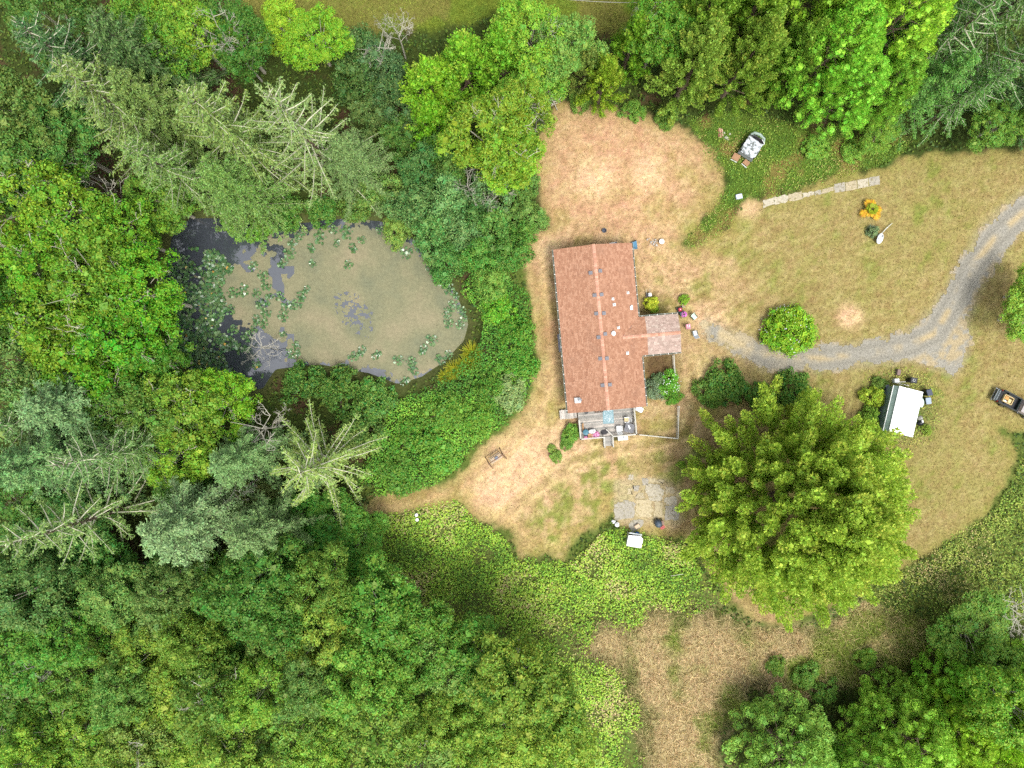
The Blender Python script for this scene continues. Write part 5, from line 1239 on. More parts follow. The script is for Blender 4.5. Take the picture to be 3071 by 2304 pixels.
# satellite dish with its fallen mast
p = W(2637, 712, .5); sdh = empty('satellite_dish', (p.x, p.y, 0), 0, 'white satellite dish with long mast on the right lawn', 'satellite dish')
tl = Matrix.Rotation(.5, 3, 'X') @ Matrix.Rotation(.35, 3, 'Y')
MB().lathe((0, -.15, .55), [(.02, -.12), (.25, -.08), (.45, 0), (.56, .1), (.54, .11), (.4, .03), (.2, -.04)], 20, sx=.85, sy=1.15, tilt=tl).build('dish', mat('dish_white', C(232, 240, 248), .35, .5, var=.08), sdh, True)
MB().tube([(.2, .3, .3), (1.0, 1.15, .25), (1.7, 1.75, .2)], [.05, .06, .04], 7).build('mast', TRIM, sdh)
MB().tube([(-.35, -.35, .5), (.1, .05, 1.05), (.25, .3, .6)], .03, 5).build('feed_arm', DARK, sdh); MB().rbox((.08, .02, 1.08), (.14, .14, .12), r=.03).build('feed_horn', DARK, sdh); MB().tube([(-.5, -.25, .0), (-.3, -.1, .45)], .03, 5).build('brace', DARK, sdh); MB().rbox((.2, .32, .25), (.3, .3, .4), r=.05).build('mount', TRIM, sdh)

# around the shed
def bin_(px, py, rz, m, ml, label, z=0, s=(.62, .72, 1.0)):
    p = W(px, py, z + s[2]); e = empty('wheelie_bin', (p.x, p.y, z), rz, label, 'bin')
    MB().box((0, 0, s[2] / 2), (s[0] * .85, s[1] * .85, s[2]), taper=1.15).build('body', m, e); MB().rbox((0, -.02, s[2] + .04), (s[0] * 1.05, s[1] * 1.08, .09), r=.08, lip=.04).build('lid', ml, e); MB().tube([(-s[0] * .4, s[1] * .52, s[2] - .02), (s[0] * .4, s[1] * .52, s[2] - .02)], .03, 6).build('handle', m, e)
    for k in (-1, 1): MB().tube([(k * s[0] * .3, s[1] * .36, .1), (k * s[0] * .42, s[1] * .36, .1)], .1, 10).build('wheel', DARK, e)
    return e
BLK = mat('bin_black', C(30, 34, 38), .45, .4, var=.15); BNV = mat('bin_navy', C(52, 62, 82), .5, .4, var=.15); BGR = mat('bin_grey', C(150, 166, 182), .5, .4, var=.15)
b1_ = bin_(2740, 1141, math.radians(80), BLK, BLK, 'black wheelie bin above the shed, lying toward the drive'); MB().tube([(math.cos(a) * .14, math.sin(a) * .14, 1.1) for a in np.linspace(0, 5.5, 14)], .02, 5).build('rope_loop', CH_WHITE, b1_)
bin_(2787, 1177, .3, BLK, BNV, 'navy black bin at the upper right shed corner'); bin_(2784, 1202, .15, DGREEN, BGR, 'grey lidded bin beside the shed roof edge')
p = W(2766, 1208, 2.2); tag(MB().lathe((0, 0, 0), [(.2, -.3), (.48, -.22), (.5, 0), (.42, .06), (.2, .1), (.02, .1)], 18, sx=.75, sy=1.15).build('water_basin', CH_MINT, loc=(p.x + .25, p.y, 1.5), smooth=True), 'pale mint basin tucked under the right shed eave', 'basin')
tag(MB().box((0, 0, .6), (.4, .5, 1.2)).build('basin_stand', RAILW, loc=(p.x + .25, p.y, 0)), 'wooden stand carrying the mint basin', 'stand')
crate(2696, 1117, 0, (.42, .68, .5), -.2, mat('taupe_box', C(140, 118, 112), .8, var=.2), 'taupe box standing on the grass above the shed'); crate(2690, 1142, 0, (.58, .5, .6), .1, CH_WHITE, 'white chest in front of the upper shed wall', 'white_chest')
p = W(2708, 1153, .1); bo = empty('loose_boards', (p.x, p.y, 0), -.2, 'pale boards lying along the upper shed wall', 'boards'); MB().box((0, 0, .05), (1.5, .12, .05)).build('board', WIRE, bo); MB().box((-.2, .25, .05), (1.0, .1, .05), rz=.25).build('board', WIRE, bo)
p = W(2762, 1262, .4); jk = empty('junk_pile', (p.x, p.y, 0), .2, 'black bags and scrap against the right shed wall', 'junk')
MB().lathe((0, -.25, 0), [(.4, 0), (.45, .2), (.3, .45), (.08, .55)], 12, sx=1.0, sy=.8).build('black_bag', BLK, jk, True); MB().lathe((.1, .25, 0), [(.3, 0), (.34, .15), (.2, .35), (.05, .4)], 10).build('scrap_lump', mat('scrap', C(160, 160, 150), .7, var=.4, scale=8), jk, True); MB().rbox((.1, -.1, .5), (.2, .3, .12), r=.04).build('white_tub', CH_WHITE, jk)
p = W(2656, 1162, .3); tag(MB().rbox((0, 0, .4), (.45, .6, .8), r=.05).build('grey_drum', mat('drum_slate', C(96, 104, 116), .6, var=.2), loc=(p.x, p.y, 0), rz=.2), 'slate box half hidden in the weeds left of the shed top', 'box')

# pickup truck at the right edge
TA = math.radians(-27.5); p = W(2986, 1181, .9); tk_ = empty('pickup_truck', (p.x, p.y, 0), TA, 'dark green pickup truck with loaded bed at the right edge', 'pickup truck')
PAINT = mat('truck_green', C(24, 44, 40), .25, .6, var=.1); BEDM = mat('bed_liner', C(46, 48, 50), .7, .3, var=.25, scale=5); CHROME = mat('chrome', C(190, 196, 200), .2, .5, metal=.8); TYRE = mat('tyre', C(30, 30, 32), .9); TGLASS = mat('glass_reflection_tone', C(150, 140, 138), .06, .7, var=.15); ROOFP = mat('cab_roof', C(168, 160, 158), .3, .6, var=.1)  # cab glass: pinkish-grey reflection painted into its base colour
TW = .84
MB().box((3.2, 0, .55), (5.0, 1.5, .22)).build('chassis', BEDM, tk_)
MB().box((1.75, 0, .78), (2.25, 1.56, .05)).build('bed_floor', BEDM, tk_)
for s in (-1, 1):
    MB().box((1.75, s * (TW - .06), .92), (2.3, .12, .5)).build('bed_side', PAINT, tk_); MB().box((1.75, s * (TW - .06), 1.19), (2.3, .15, .05)).build('bed_rail', mat('rail_black', C(34, 40, 40), .5), tk_)
    MB().box((1.75, s * (TW - .28), .92), (.8, .28, .26)).build('wheel_arch', BEDM, tk_)
    for x in (1.6, 4.75):
        w_ = MB().tube([(x, s * (TW - .2), .34), (x, s * (TW + .01), .34)], .34, 18).build('wheel', TYRE, tk_); MB().tube([(x, s * (TW + .012), .34), (x, s * (TW + .02), .34)], .19, 14).build('rim', CHROME, w_)
    d_ = MB().box((3.55, s * (TW - .03), .85), (1.15, .06, .66)).build('door', PAINT, tk_); MB().box((3.3, s * (TW + .01), .98), (.16, .03, .04)).build('handle', CHROME, d_); MB().box((4.05, s * (TW + .12), 1.18), (.12, .2, .16)).build('mirror', BLK, tk_)
    MB().box((.48, s * (TW - .12), .95), (.05, .16, .3)).build('tail_light', mat('tail_red', C(150, 24, 24), .3), tk_); MB().box((5.62, s * (TW - .18), .78), (.06, .28, .18)).build('headlight', CHROME, tk_)
tg = MB().box((.3, 0, .82), (.5, 1.5, .07)).build('tailgate', PAINT, tk_)
for k in (.14, .42): MB().box((k, 0, .862), (.03, 1.42, .012)).build('tailgate_trim', CHROME, tg)
MB().rbox((.02, 0, .52), (.18, 1.62, .18), r=.04).build('rear_bumper', CHROME, tk_); MB().box((2.88, 0, .98), (.08, 1.56, .55)).build('bed_front', PAINT, tk_)
MB().add([(2.95, -TW, .6), (4.6, -TW, .6), (4.6, TW, .6), (2.95, TW, .6), (2.95, -TW, 1.12), (4.55, -TW, 1.1), (4.55, TW, 1.1), (2.95, TW, 1.12)], [(0, 1, 5, 4), (1, 2, 6, 5), (2, 3, 7, 6), (3, 0, 4, 7), (4, 5, 6, 7)]).build('cab_body', PAINT, tk_)
MB().add([(2.97, -.8, 1.125), (4.3, -.8, 1.125), (4.3, .8, 1.125), (2.97, .8, 1.125), (3.18, -.66, 1.6), (3.85, -.66, 1.6), (3.85, .66, 1.6), (3.18, .66, 1.6)], [(0, 1, 5, 4), (1, 2, 6, 5), (2, 3, 7, 6), (3, 0, 4, 7)]).build('windows', TGLASS, tk_)
MB().rbox((3.51, 0, 1.63), (.78, 1.4, .07), r=.08, lip=.03).build('cab_roof', ROOFP, tk_)
MB().rbox((5.05, 0, .92), (1.1, 1.6, .32), r=.12, lip=.06).build('hood', PAINT, tk_); MB().rbox((5.68, 0, .52), (.18, 1.64, .2), r=.05).build('front_bumper', CHROME, tk_)
def local_to(o_, v): return Matrix.Rotation(TA, 3, 'Z') @ Vector(v) + o_.location
cg = empty('truck_cargo', local_to(tk_, (1.55, 0, .81)), TA, 'tan wooden frame and boxes loaded on the truck bed', 'cargo')
TANW = mat('cargo_tan', C(214, 190, 136), .8, var=.2); 
for s in (-1, 1): MB().box((0, s * .42, .16), (1.15, .07, .3)).build('frame_side', TANW, cg); MB().box((s * .56, 0, .16), (.07, .84, .3)).build('frame_end', TANW, cg)
MB().rbox((-.22, .12, .14), (.45, .4, .26), r=.04).build('box', mat('cargo_orange', C(208, 152, 86), .8), cg); MB().rbox((.25, -.05, .12), (.4, .5, .22), r=.04).build('box', TANW, cg); MB().tube([(-.45, -.28, .2), (-.1, -.3, .24)], .08, 8).build('white_roll', CH_WHITE, cg); MB().box((-.3, -.2, .12), (.25, .2, .2)).build('box', mat('cargo_green', C(120, 150, 110), .7), cg)

# yellow palm lily
p = W(2615, 628, .7); py_ = empty('yellow_palm', (p.x, p.y, 0), 0, 'yellow and green fan palm on the right lawn', 'palm')
MB().tube([(0, 0, -.1), (0, 0, .5)], [.12, .09], 8).build('trunk', BARK, py_)
FY = leaf_mat('frond_yellow', base=C(226, 186, 40), transl=.3); FG = leaf_mat('frond_green', base=C(150, 172, 34), transl=.3)
qr = np.random.default_rng(5)
for i in range(30):
    a = i * 2.399 + qr.normal() * .3; inner = i < 17; L = qr.uniform(.5, 1.25) if inner else qr.uniform(1.0, 1.8); el = qr.uniform(.4, 1.1) if inner else qr.uniform(0, .4)
    if i in (20, 24): continue
    o = np.array([math.cos(a), math.sin(a), 0]); P = []; A = []
    stem = MB().tube([(0, 0, .5), tuple(o * L * .5 + np.array([0, 0, .5 + el * .45]))], .015, 4)
    c0 = o * L * (.18 if inner else .42) + np.array([0, 0, .5 + el * .45]); n = 15; th_ = np.linspace(-1.1, 1.1, n)
    dirs = np.stack([np.cos(a + th_), np.sin(a + th_), np.full(n, -.12 if not inner else .25)], 1)
    Lf = L * .55 * (1 - .25 * np.abs(th_)); me = leaf_mesh('frond', c0 + dirs * Lf[:, None] * .5, dirs, np.array([[0, 0, 1.]]) + qr.normal(size=(n, 3)) * .25, Lf, .09, FG if inner else FY)
    f = link('frond', me, py_); stem.build('stalk', BARK, f)

# overhead cable at the top edge
p0, p1 = W(1650, -6, 7), W(2030, 6, 7.5); cb = MB(); cb.tube([p0.lerp(p1, s) + Vector((0, 0, -.5 * math.sin(s * math.pi))) for s in np.linspace(-.6, 1.3, 24)], .025, 5)
tag(cb.build('overhead_cable', mat('cable', C(170, 170, 165), .6)), 'thin overhead cable crossing the top edge of the photo', 'cable')
# ------------------------------------------------------------------ trees and shrubs, one by one
SPG = 'tall spruces of the left wood'; ALG = 'pale twigged alders of the left wood'; RCG = 'rounded cypresses'; PLG = 'orange tipped cypresses in the top right'
G1 = (108, 130, 66); G2 = (126, 142, 80); G3 = (110, 136, 92); GD = (70, 98, 52)
T = [
 # spruces: the tip's place in the photo (zf = 1)
 ('sparse','spruce_tree',800,270,24,6.8,(130,148,84),1,0,'big spruce with fanned pale branches above the pond top',SPG),
 ('spruce','spruce_tree',545,270,24,6.2,(120,138,70),1,0,'tall spruce, second left of the big one above the pond',SPG),
 ('spruce','spruce_tree',165,190,24,6.4,(118,138,68),1,0,'broad spruce near the upper left corner',SPG),
 ('spruce','spruce_tree',375,430,21,5.2,(112,136,66),1,0,'mid height spruce between two taller ones, left of pond top',SPG),
 ('spruce','spruce_tree',610,500,18,5.0,(104,134,62),1,2,'lower spruce right above the dark pond water',SPG),
 ('spruce','spruce_tree',330,215,21,4.8,(112,128,62),1,1,'narrow spruce behind the upper left pair',SPG),
 ('sparse','sparse_spruce',893,1421,16,7.4,(134,152,74),1,0,'sparse spruce with bare radiating limbs below the pond',SPG),
 ('spruce','spruce_tree',440,1620,20,6.4,(128,156,104),1,1,'blue grey spruce with tufted crown in the lower left',SPG),
 ('spruce','spruce_tree',700,1640,19,5.0,(116,146,88),1,2,'grey green spruce left of the bramble thicket top',SPG),
 ('sparse','sparse_spruce',5,1640,24,6.6,(116,136,76),1,1,'pale limbed sparse spruce on the left edge',SPG),
 ('spruce','spruce_tree',60,1230,21,6.0,(120,148,98),1,2,'grey green spruce on the left edge below the alders',SPG),
 ('sparse','sparse_spruce',150,1400,23,6.2,(104,130,76),1,0,'sparse spruce with hanging pale limbs, left of centre height',SPG),
 ('spruce','spruce_tree',300,1370,19,5.0,(104,130,70),1,0,'dark spruce between sparse left spruce and alders',SPG),
 ('spruce','spruce_tree',640,1400,17,4.4,(122,150,92),1,1,'small feathery spruce left of the bare limbed one',SPG),
 ('spruce','spruce_tree',40,60,24,6.2,(66,98,54),1,0,'dark spruce in the upper left corner',SPG),
 ('spruce','spruce_tree',270,45,22,5.6,(74,98,46),1,2,'dark olive spruce at the top edge, second from the left corner',SPG),
 ('spruce','spruce_tree',1010,420,15,4.6,(104,128,74),1,2,'small grey spruce right of the big fanned spruce',SPG),
 # rounded cypresses
 # plume cypresses
 ('feather','young_cypress',1815,230,11,2.7,(126,154,44),.65,0,'yellow green young cypress above the dry circle','young cypresses'),
 ('feather','young_cypress',1900,120,13,2.9,(104,148,36),.65,1,'bright green young cypress near the overhead cable','young cypresses'),
 ('feather','young_cypress',1760,200,10,2.2,(118,142,70),.65,1,'grey green young cypress left of the yellow one','young cypresses'),
 # feathery bright trees top centre
 ('feather','feathery_tree',1290,240,11,4.0,(120,166,44),.7,0,'bright feathery tree at the left of the top centre row','feathery trees at top centre'),
 ('feather','feathery_tree',1390,170,12,4.2,(112,162,44),.7,1,'bright feathery tree in the middle of the top centre row','feathery trees at top centre'),
 ('feather','feathery_tree',1500,150,12,4.0,(108,156,46),.7,0,'feathery tree right of the bright top centre pair','feathery trees at top centre'),
 ('feather','feathery_tree',1300,350,9,3.2,(112,168,36),.7,1,'vivid green feathery tree above the dark willows','feathery trees at top centre'),
 ('broad','leafy_tree',1590,100,12,3.8,(104,150,46),.75,1,'leafy tree by the meadow at the end of the feathery row','leafy trees at top centre'),
 ('broad','leafy_tree',1610,240,9,3.4,(96,136,48),.75,2,'leafy tree left of the bleached brush pile','leafy trees at top centre'),
 ('broad','leafy_tree',1690,140,11,3.6,(98,138,60),.75,3,'olive leafy tree above the brush pile','leafy trees at top centre'),
 ('broad','leafy_tree',1980,90,13,3.4,(84,128,40),.75,0,'leafy tree behind the white tipped twigs, top right of centre','leafy trees at top centre'),
 ('alder','alder_tree',1480,410,14,4.8,(122,154,48),.75,0,'yellow green alder with white dead twigs left of the dry circle',ALG),
 ('alder','alder_tree',1560,330,11,3.4,(130,162,52),.75,1,'smaller yellow green alder above the twiggy one',ALG),
 ('broad','leafy_tree',1540,470,10,3.4,(112,158,46),.75,3,'bright leafy tree against the left rim of the dry circle','leafy trees at top centre'),
 # left alders
 ('alder','alder_tree',60,600,17,5.0,(126,158,44),.8,1,'yellow green alder at the left edge, uppermost of its row',ALG),
 ('alder','alder_tree',190,660,16,4.8,(108,150,44),.8,2,'bright alder left of the dark pond corner',ALG),
 ('alder','alder_tree',330,690,14,4.0,(110,156,48),.8,0,'alder with white twigs at the pond corner',ALG),
 ('alder','alder_tree',110,800,17,4.6,(108,156,38),.8,0,'alder at the left edge, second row',ALG),
 ('alder','alder_tree',260,850,17,5.2,(106,152,44),.8,1,'large bright alder in the middle of the left grove',ALG),
 ('alder','alder_tree',410,880,15,4.4,(98,152,40),.8,2,'alder leaning over the lily pads',ALG),
 ('alder','alder_tree',150,970,17,5.0,(110,154,42),.8,2,'bright alder low in the left grove',ALG),
 ('alder','alder_tree',330,1030,16,5.0,(94,148,36),.8,0,'deep green alder right of the low bright one',ALG),
 ('alder','alder_tree',220,1110,15,4.4,(106,150,46),.8,1,'alder at the lower end of the left grove',ALG),
 ('alder','alder_tree',440,1080,13,3.6,(88,136,44),.8,0,'alder at the lower left pond bank',ALG),
 ('alder','alder_tree',20,930,17,4.4,(72,118,40),.8,0,'dark alder on the left edge of the grove',ALG),
 ('alder','alder_tree',560,1230,13,4.4,(118,152,50),.8,2,'yellow green alder below the pond with white branches',ALG),
 ('alder','alder_tree',660,1200,11,3.6,(122,172,42),.8,1,'bright alder at the lower pond bank',ALG),
 ('alder','alder_tree',450,1250,14,4.0,(106,142,60),.8,0,'twiggy alder left of the yellow green one below the pond',ALG),
 ('alder','alder_tree',520,1370,12,3.6,(132,164,52),.8,1,'small yellow green alder above the blue grey spruce',ALG),
 ('alder','alder_tree',340,1200,14,3.8,(98,136,58),.8,2,'grey green alder under the left grove',ALG),
 # top left leafy row
 ('broad','leafy_tree',555,80,13,3.8,(100,140,42),.8,0,'bright leafy tree at the top edge beside the meadow','leafy trees at top left'),
 ('broad','leafy_tree',440,110,15,4.0,(88,128,42),.8,2,'dark leafy tree at the top edge left of the bright one','leafy trees at top left'),
 ('broad','leafy_tree',940,110,9,3.4,(98,142,38),.8,1,'vivid leafy tree just below the meadow','leafy trees at top left'),
 ('broad','leafy_tree',850,70,8,2.8,(116,156,40),.8,3,'small leafy tree on the meadow edge above the spruces','leafy trees at top left'),
 ('broad','leafy_tree',700,100,12,3.6,(66,108,42),.8,0,'dark leafy tree behind the big spruce','leafy trees at top left'),
 ('broad','leafy_tree',150,60,18,4.4,(70,106,48),.8,1,'dark leafy tree between two corner spruces','leafy trees at top left'),
 ('broad','leafy_tree',20,330,17,4.6,(84,116,52),.8,3,'grey green tree on the left edge under the broad spruce','leafy trees at top left'),
 ('broad','leafy_tree',150,420,14,4.4,(76,116,52),.8,2,'dark tree among the bleached branches on the left','leafy trees at top left'),
 ('broad','leafy_tree',480,600,10,3.6,(84,124,44),.8,1,'leafy tree at the dark pond corner','leafy trees at top left'),
 ('broad','leafy_tree',880,1570,6,3.6,(62,112,40),.7,0,'leafy thicket tree under the bare limbed spruce','leafy trees of the left wood'),
 ('broad','leafy_tree',990,1560,5,3.4,(70,122,42),.7,1,'low leafy tree left of the track end','leafy trees of the left wood'),
 ('broad','leafy_tree',960,1640,6,3.6,(64,114,40),.7,2,'leafy tree above the pale yellow bush','leafy trees of the left wood'),
 ('broad','leafy_tree',1080,1620,5,3.2,(78,128,44),.7,3,'low leafy tree at the upper bramble edge','leafy trees of the left wood'),
 ('broad','leafy_tree',860,1690,7,3.8,(62,108,42),.7,0,'leafy tree left of the pale yellow bush','leafy trees of the left wood'),
 ('broad','leafy_tree',1060,1740,6,3.6,(72,122,42),.7,1,'leafy tree below the pale yellow bush','leafy trees of the left wood'),
 ('broad','leafy_tree',1130,1820,7,3.8,(66,112,40),.7,2,'leafy tree at the bramble side of the canopy','leafy trees of the left wood'),
 ('broad','leafy_tree',790,1580,7,3.4,(66,112,44),.7,3,'leafy tree right of the grey green spruce','leafy trees of the left wood'),
 ('broad','leafy_tree',560,1720,9,3.8,(62,106,40),.7,0,'leafy tree below the blue grey spruce','leafy trees of the left wood'),
 ('broad','leafy_tree',360,1730,9,3.8,(62,106,42),.7,1,'leafy tree left below the blue grey spruce','leafy trees of the left wood'),
 ('broad','leafy_tree',180,1700,10,4.0,(60,104,42),.7,2,'leafy tree between sparse left spruce and canopy','leafy trees of the left wood'),
 ('broad','leafy_tree',60,1760,11,4.0,(62,106,42),.7,3,'leafy tree at the left edge above the canopy','leafy trees of the left wood'),
 ('broad','leafy_tree',40,1520,9,4.0,(64,108,44),.7,0,'low leafy tree on the left edge among the spruces','leafy trees of the left wood'),
 ('broad','leafy_tree',240,1560,9,3.8,(60,104,44),.7,1,'low leafy tree among the left sparse spruces','leafy trees of the left wood'),
 ('broad','leafy_tree',560,1500,8,3.6,(66,110,44),.7,2,'low leafy tree behind the blue grey spruce','leafy trees of the left wood'),
 ('broad','leafy_tree',760,1500,6,3.2,(92,108,62),.7,3,'olive leafy tree by the grey leafless one','leafy trees of the left wood'),
 # lower right
 ('broad','leafy_tree',3070,950,7,3.4,(112,150,52),.6,3,'leafy bush on the right edge beside the drive','leafy trees on the right'),
 ('broad','leafy_tree',3075,880,6,2.6,(122,156,56),.6,0,'smaller leafy bush on the right edge above its neighbour','leafy trees on the right'),
 # top right wood: the foot's place in the photo (zf = 0)
 ('plume','plume_cypress',2030,290,17,4.2,(112,138,56),0,0,'orange tipped cypress, leftmost of the top right wood',PLG),
 ('plume','plume_cypress',2165,285,18,4.2,(104,134,48),0,1,'orange tipped cypress, second from left in the top right wood front',PLG),
 ('plume','plume_cypress',2050,170,19,4.6,(104,138,50),0,1,'orange tipped cypress behind the leftmost one',PLG),
 ('plume','plume_cypress',2190,140,20,5.0,(104,140,46),0,0,'orange tipped cypress at the top edge above the trailer',PLG),
 ('plume','plume_cypress',2300,260,15,3.6,(100,136,50),0,1,'orange tipped cypress above and right of the derelict trailer',PLG),
 ('round','round_cypress',2390,270,18,4.8,(96,138,44),0,1,'scalloped cypress right of the orange tipped ones',RCG),
 ('round','round_cypress',2470,340,13,3.8,(98,146,48),0,0,'low bright scalloped cypress, front of the top group',RCG),
 ('round','round_cypress',2420,140,21,5.4,(110,146,46),0,2,'bright scalloped cypress at the top edge right of centre',RCG),
 ('round','round_cypress',2540,200,20,5.2,(116,150,50),0,0,'scalloped cypress at the top, next to the firs',RCG),
 ('round','round_cypress',2570,330,13,3.6,(92,136,44),0,1,'scalloped cypress at the foot of the firs',RCG),
 ('round','round_cypress',2320,110,20,4.8,(104,144,46),0,2,'scalloped cypress at the top, nearest the orange tipped ones',RCG),
 ('spruce','fir_tree',2670,345,16,4.0,(94,136,54),0,1,'lower fir at the wood edge right of the trailer','firs of the top right wood'),
 ('spruce','fir_tree',2790,360,15,4.0,(84,128,50),0,0,'dark fir at the wood edge above the right lawn','firs of the top right wood'),
 ('sparse','fir_tree',2700,230,22,5.4,(92,132,60),0,1,'tall fir with long pale limbs in the top right wood','firs of the top right wood'),
 ('spruce','fir_tree',2830,170,22,5.2,(84,116,52),0,0,'fir toward the top right corner','firs of the top right wood'),
 ('sparse','fir_tree',2880,300,19,4.8,(84,122,58),0,0,'pale limbed dark fir near the right edge above the drive','firs of the top right wood'),
 ('spruce','fir_tree',2990,340,17,4.4,(84,122,58),0,2,'dark fir on the right edge above the drive','firs of the top right wood'),
 ('spruce','fir_tree',2680,110,23,5.2,(90,124,52),0,2,'fir at the top edge behind the scalloped cypresses','firs of the top right wood'),
 ('broad','leafy_tree',2920,415,6,3.0,(82,122,40),0,0,'round leafy tree at the wood edge above the drive','leafy trees on the right'),
 ('round','round_cypress',2310,2190,11,5.6,(94,132,54),0,2,'dark green scalloped cypress at the bottom beside the straw grass',RCG),
 ('round','round_cypress',2630,2130,13,4.9,(112,148,52),0,0,'bright scalloped cypress, second in the bottom right group',RCG),
 ('round','round_cypress',2450,2290,10,4.8,(92,134,54),0,1,'low scalloped cypress on the bottom edge between two larger',RCG),
 ('round','round_cypress',2720,2240,14,5.2,(112,144,48),0,2,'tall scalloped cypress on the bottom edge, right group',RCG),
 ('round','round_cypress',2760,2110,12,4.6,(104,142,40),0,1,'scalloped cypress right of the bright one, lower right',RCG),
 ('round','round_cypress',2880,2080,14,4.9,(112,148,40),0,0,'yellow green scalloped cypress near the right edge, lower corner',RCG),
 ('round','round_cypress',2850,2210,14,5.0,(118,150,44),0,2,'scalloped cypress in the bottom right corner',RCG),
 ('round','round_cypress',2640,2050,7,2.6,(88,128,44),0,2,'small scalloped cypress at the top of the lower right group',RCG),
 ('round','round_cypress',2540,2220,12,5.0,(100,140,50),0,0,'mid green scalloped cypress behind the dark bottom one',RCG),
 ('round','round_cypress',2790,2020,9,4.2,(92,134,44),0,1,'scalloped cypress next to the dark broad bush',RCG),
 ('round','round_cypress',2980,2160,14,4.4,(114,148,44),0,1,'scalloped cypress cut by the right edge near the bottom',RCG),
 ('round','round_cypress',2970,2010,11,4.6,(104,142,44),0,2,'scalloped cypress cut by the right edge below the bush',RCG),
 ('broad','leafy_tree',2850,1850,6,4.2,(84,124,42),0,1,'dark broad bush in front of the lower right cypresses','leafy trees on the right'),
 ('broad','leafy_tree',2930,1960,8,3.6,(92,130,48),0,2,'leafy tree behind the dark broad bush, lower right','leafy trees on the right'),
 ('broad','leafy_tree',2600,420,4,2.2,(96,136,46),0,2,'low leafy bush at the foot of the right firs','leafy trees on the right'),
 ('broad','leafy_tree',3060,420,6,2.8,(88,126,44),0,3,'round leafy tree on the right edge under the firs','leafy trees on the right'),
 ('broad','leafy_tree',-20,1130,18,4.6,(96,130,66),.8,0,'grey green tree cut by the left edge, under the alders','leafy trees at top left'),
 ('spruce','spruce_tree',-30,1420,22,6.0,(110,140,84),1,1,'spruce cut by the left edge beside the sparse one',SPG),
 ('spruce','spruce_tree',-20,1280,18,5.0,(100,130,72),1,0,'lower spruce cut by the left edge',SPG),
 ('broad','leafy_tree',3070,2130,16,4.4,(100,140,48),.8,1,'leafy crown cut by the right edge, lower corner','leafy trees on the right'),
 ('broad','leafy_tree',-20,480,18,4.6,(80,116,50),.8,1,'dark tree cut by the left edge above the alders','leafy trees at top left'),
]
for (kind, nm, px, py, h, R, rgb, zf, v, lab, grp) in T: plant_px(kind, nm, px, py, h, R, rgb, lab, 'tree', grp, v, zf)

# the great cypress in the lower right: two main stems of plumes under one crown
PROTO['great'] = [make_plume_cypress(201, h=23, R=14.0, npl=720, nl=320, leaf=.28, plen=(2.6, 5.0), sx=1.02, sy=1.0, wsc=1.05, twigs=False, align=.8, rr=(.3, .8), tp=1.3)]
bp_ = W(2370, 1510, 5)
plant('great', 'great_cypress', (bp_.x, bp_.y, 0), 23, 14.0, (126, 162, 60), 'huge yellow green plumed cypress in the lower right', 'tree', None, 0, 0.4)

# closed canopy of the lower left: rows counted from the top
CAN = [(60,1800),(200,1790),(330,1790),(470,1810),(610,1800),(740,1760),(850,1830),(960,1770),
 (20,1950),(150,1930),(290,1930),(430,1940),(570,1930),(710,1920),(850,1950),(990,1910),(1120,1880),(1230,1930),
 (70,2090),(210,2070),(350,2080),(500,2070),(640,2070),(780,2070),(920,2060),(1060,2040),(1200,2040),(1330,2010),(1440,2020),
 (20,2220),(150,2210),(300,2220),(440,2220),(590,2210),(730,2220),(880,2190),(1020,2190),(1160,2170),(1300,2150),(1440,2140),(1560,2120),
 (80,2320),(370,2330),(660,2330),(950,2310),(1240,2300),(1400,2270),(1540,2250),(1640,2240),(1550,2040),(1640,2130)]
rowy = [(1720, 1860, 'first'), (1860, 1990, 'second'), (1990, 2110, 'third'), (2110, 2236, 'fourth'), (2236, 2400, 'bottom')]
ordn = ['leftmost', 'second from left', 'third from left', 'fourth from left', 'fifth from left', 'sixth from left', 'seventh from left', 'eighth from left', 'ninth from left', 'tenth from left', 'eleventh from left', 'twelfth from left', 'thirteenth from left', 'fourteenth from left']
crng = random.Random(21)
for (ya, yb, rn) in rowy:
    row = sorted([c for c in CAN if ya <= c[1] < yb])
    for i, (px, py) in enumerate(row):
        g = crng.random(); g2 = crng.random()
        if g2 < .05: continue
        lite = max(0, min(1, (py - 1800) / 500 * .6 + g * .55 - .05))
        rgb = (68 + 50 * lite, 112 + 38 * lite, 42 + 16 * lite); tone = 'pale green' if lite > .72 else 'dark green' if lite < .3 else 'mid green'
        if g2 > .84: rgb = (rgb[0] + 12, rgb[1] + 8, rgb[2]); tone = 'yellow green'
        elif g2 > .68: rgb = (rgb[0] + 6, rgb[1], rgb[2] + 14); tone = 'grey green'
        kd = 'alder' if crng.random() < .16 else 'broad'
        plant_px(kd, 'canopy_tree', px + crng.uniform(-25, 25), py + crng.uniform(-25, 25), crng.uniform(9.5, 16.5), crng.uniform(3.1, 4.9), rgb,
                 '%s broadleaf tree of the lower left canopy, %s row, %s' % (tone, rn, ordn[i]), 'tree', 'lower left canopy trees', crng.randrange(4), .8)

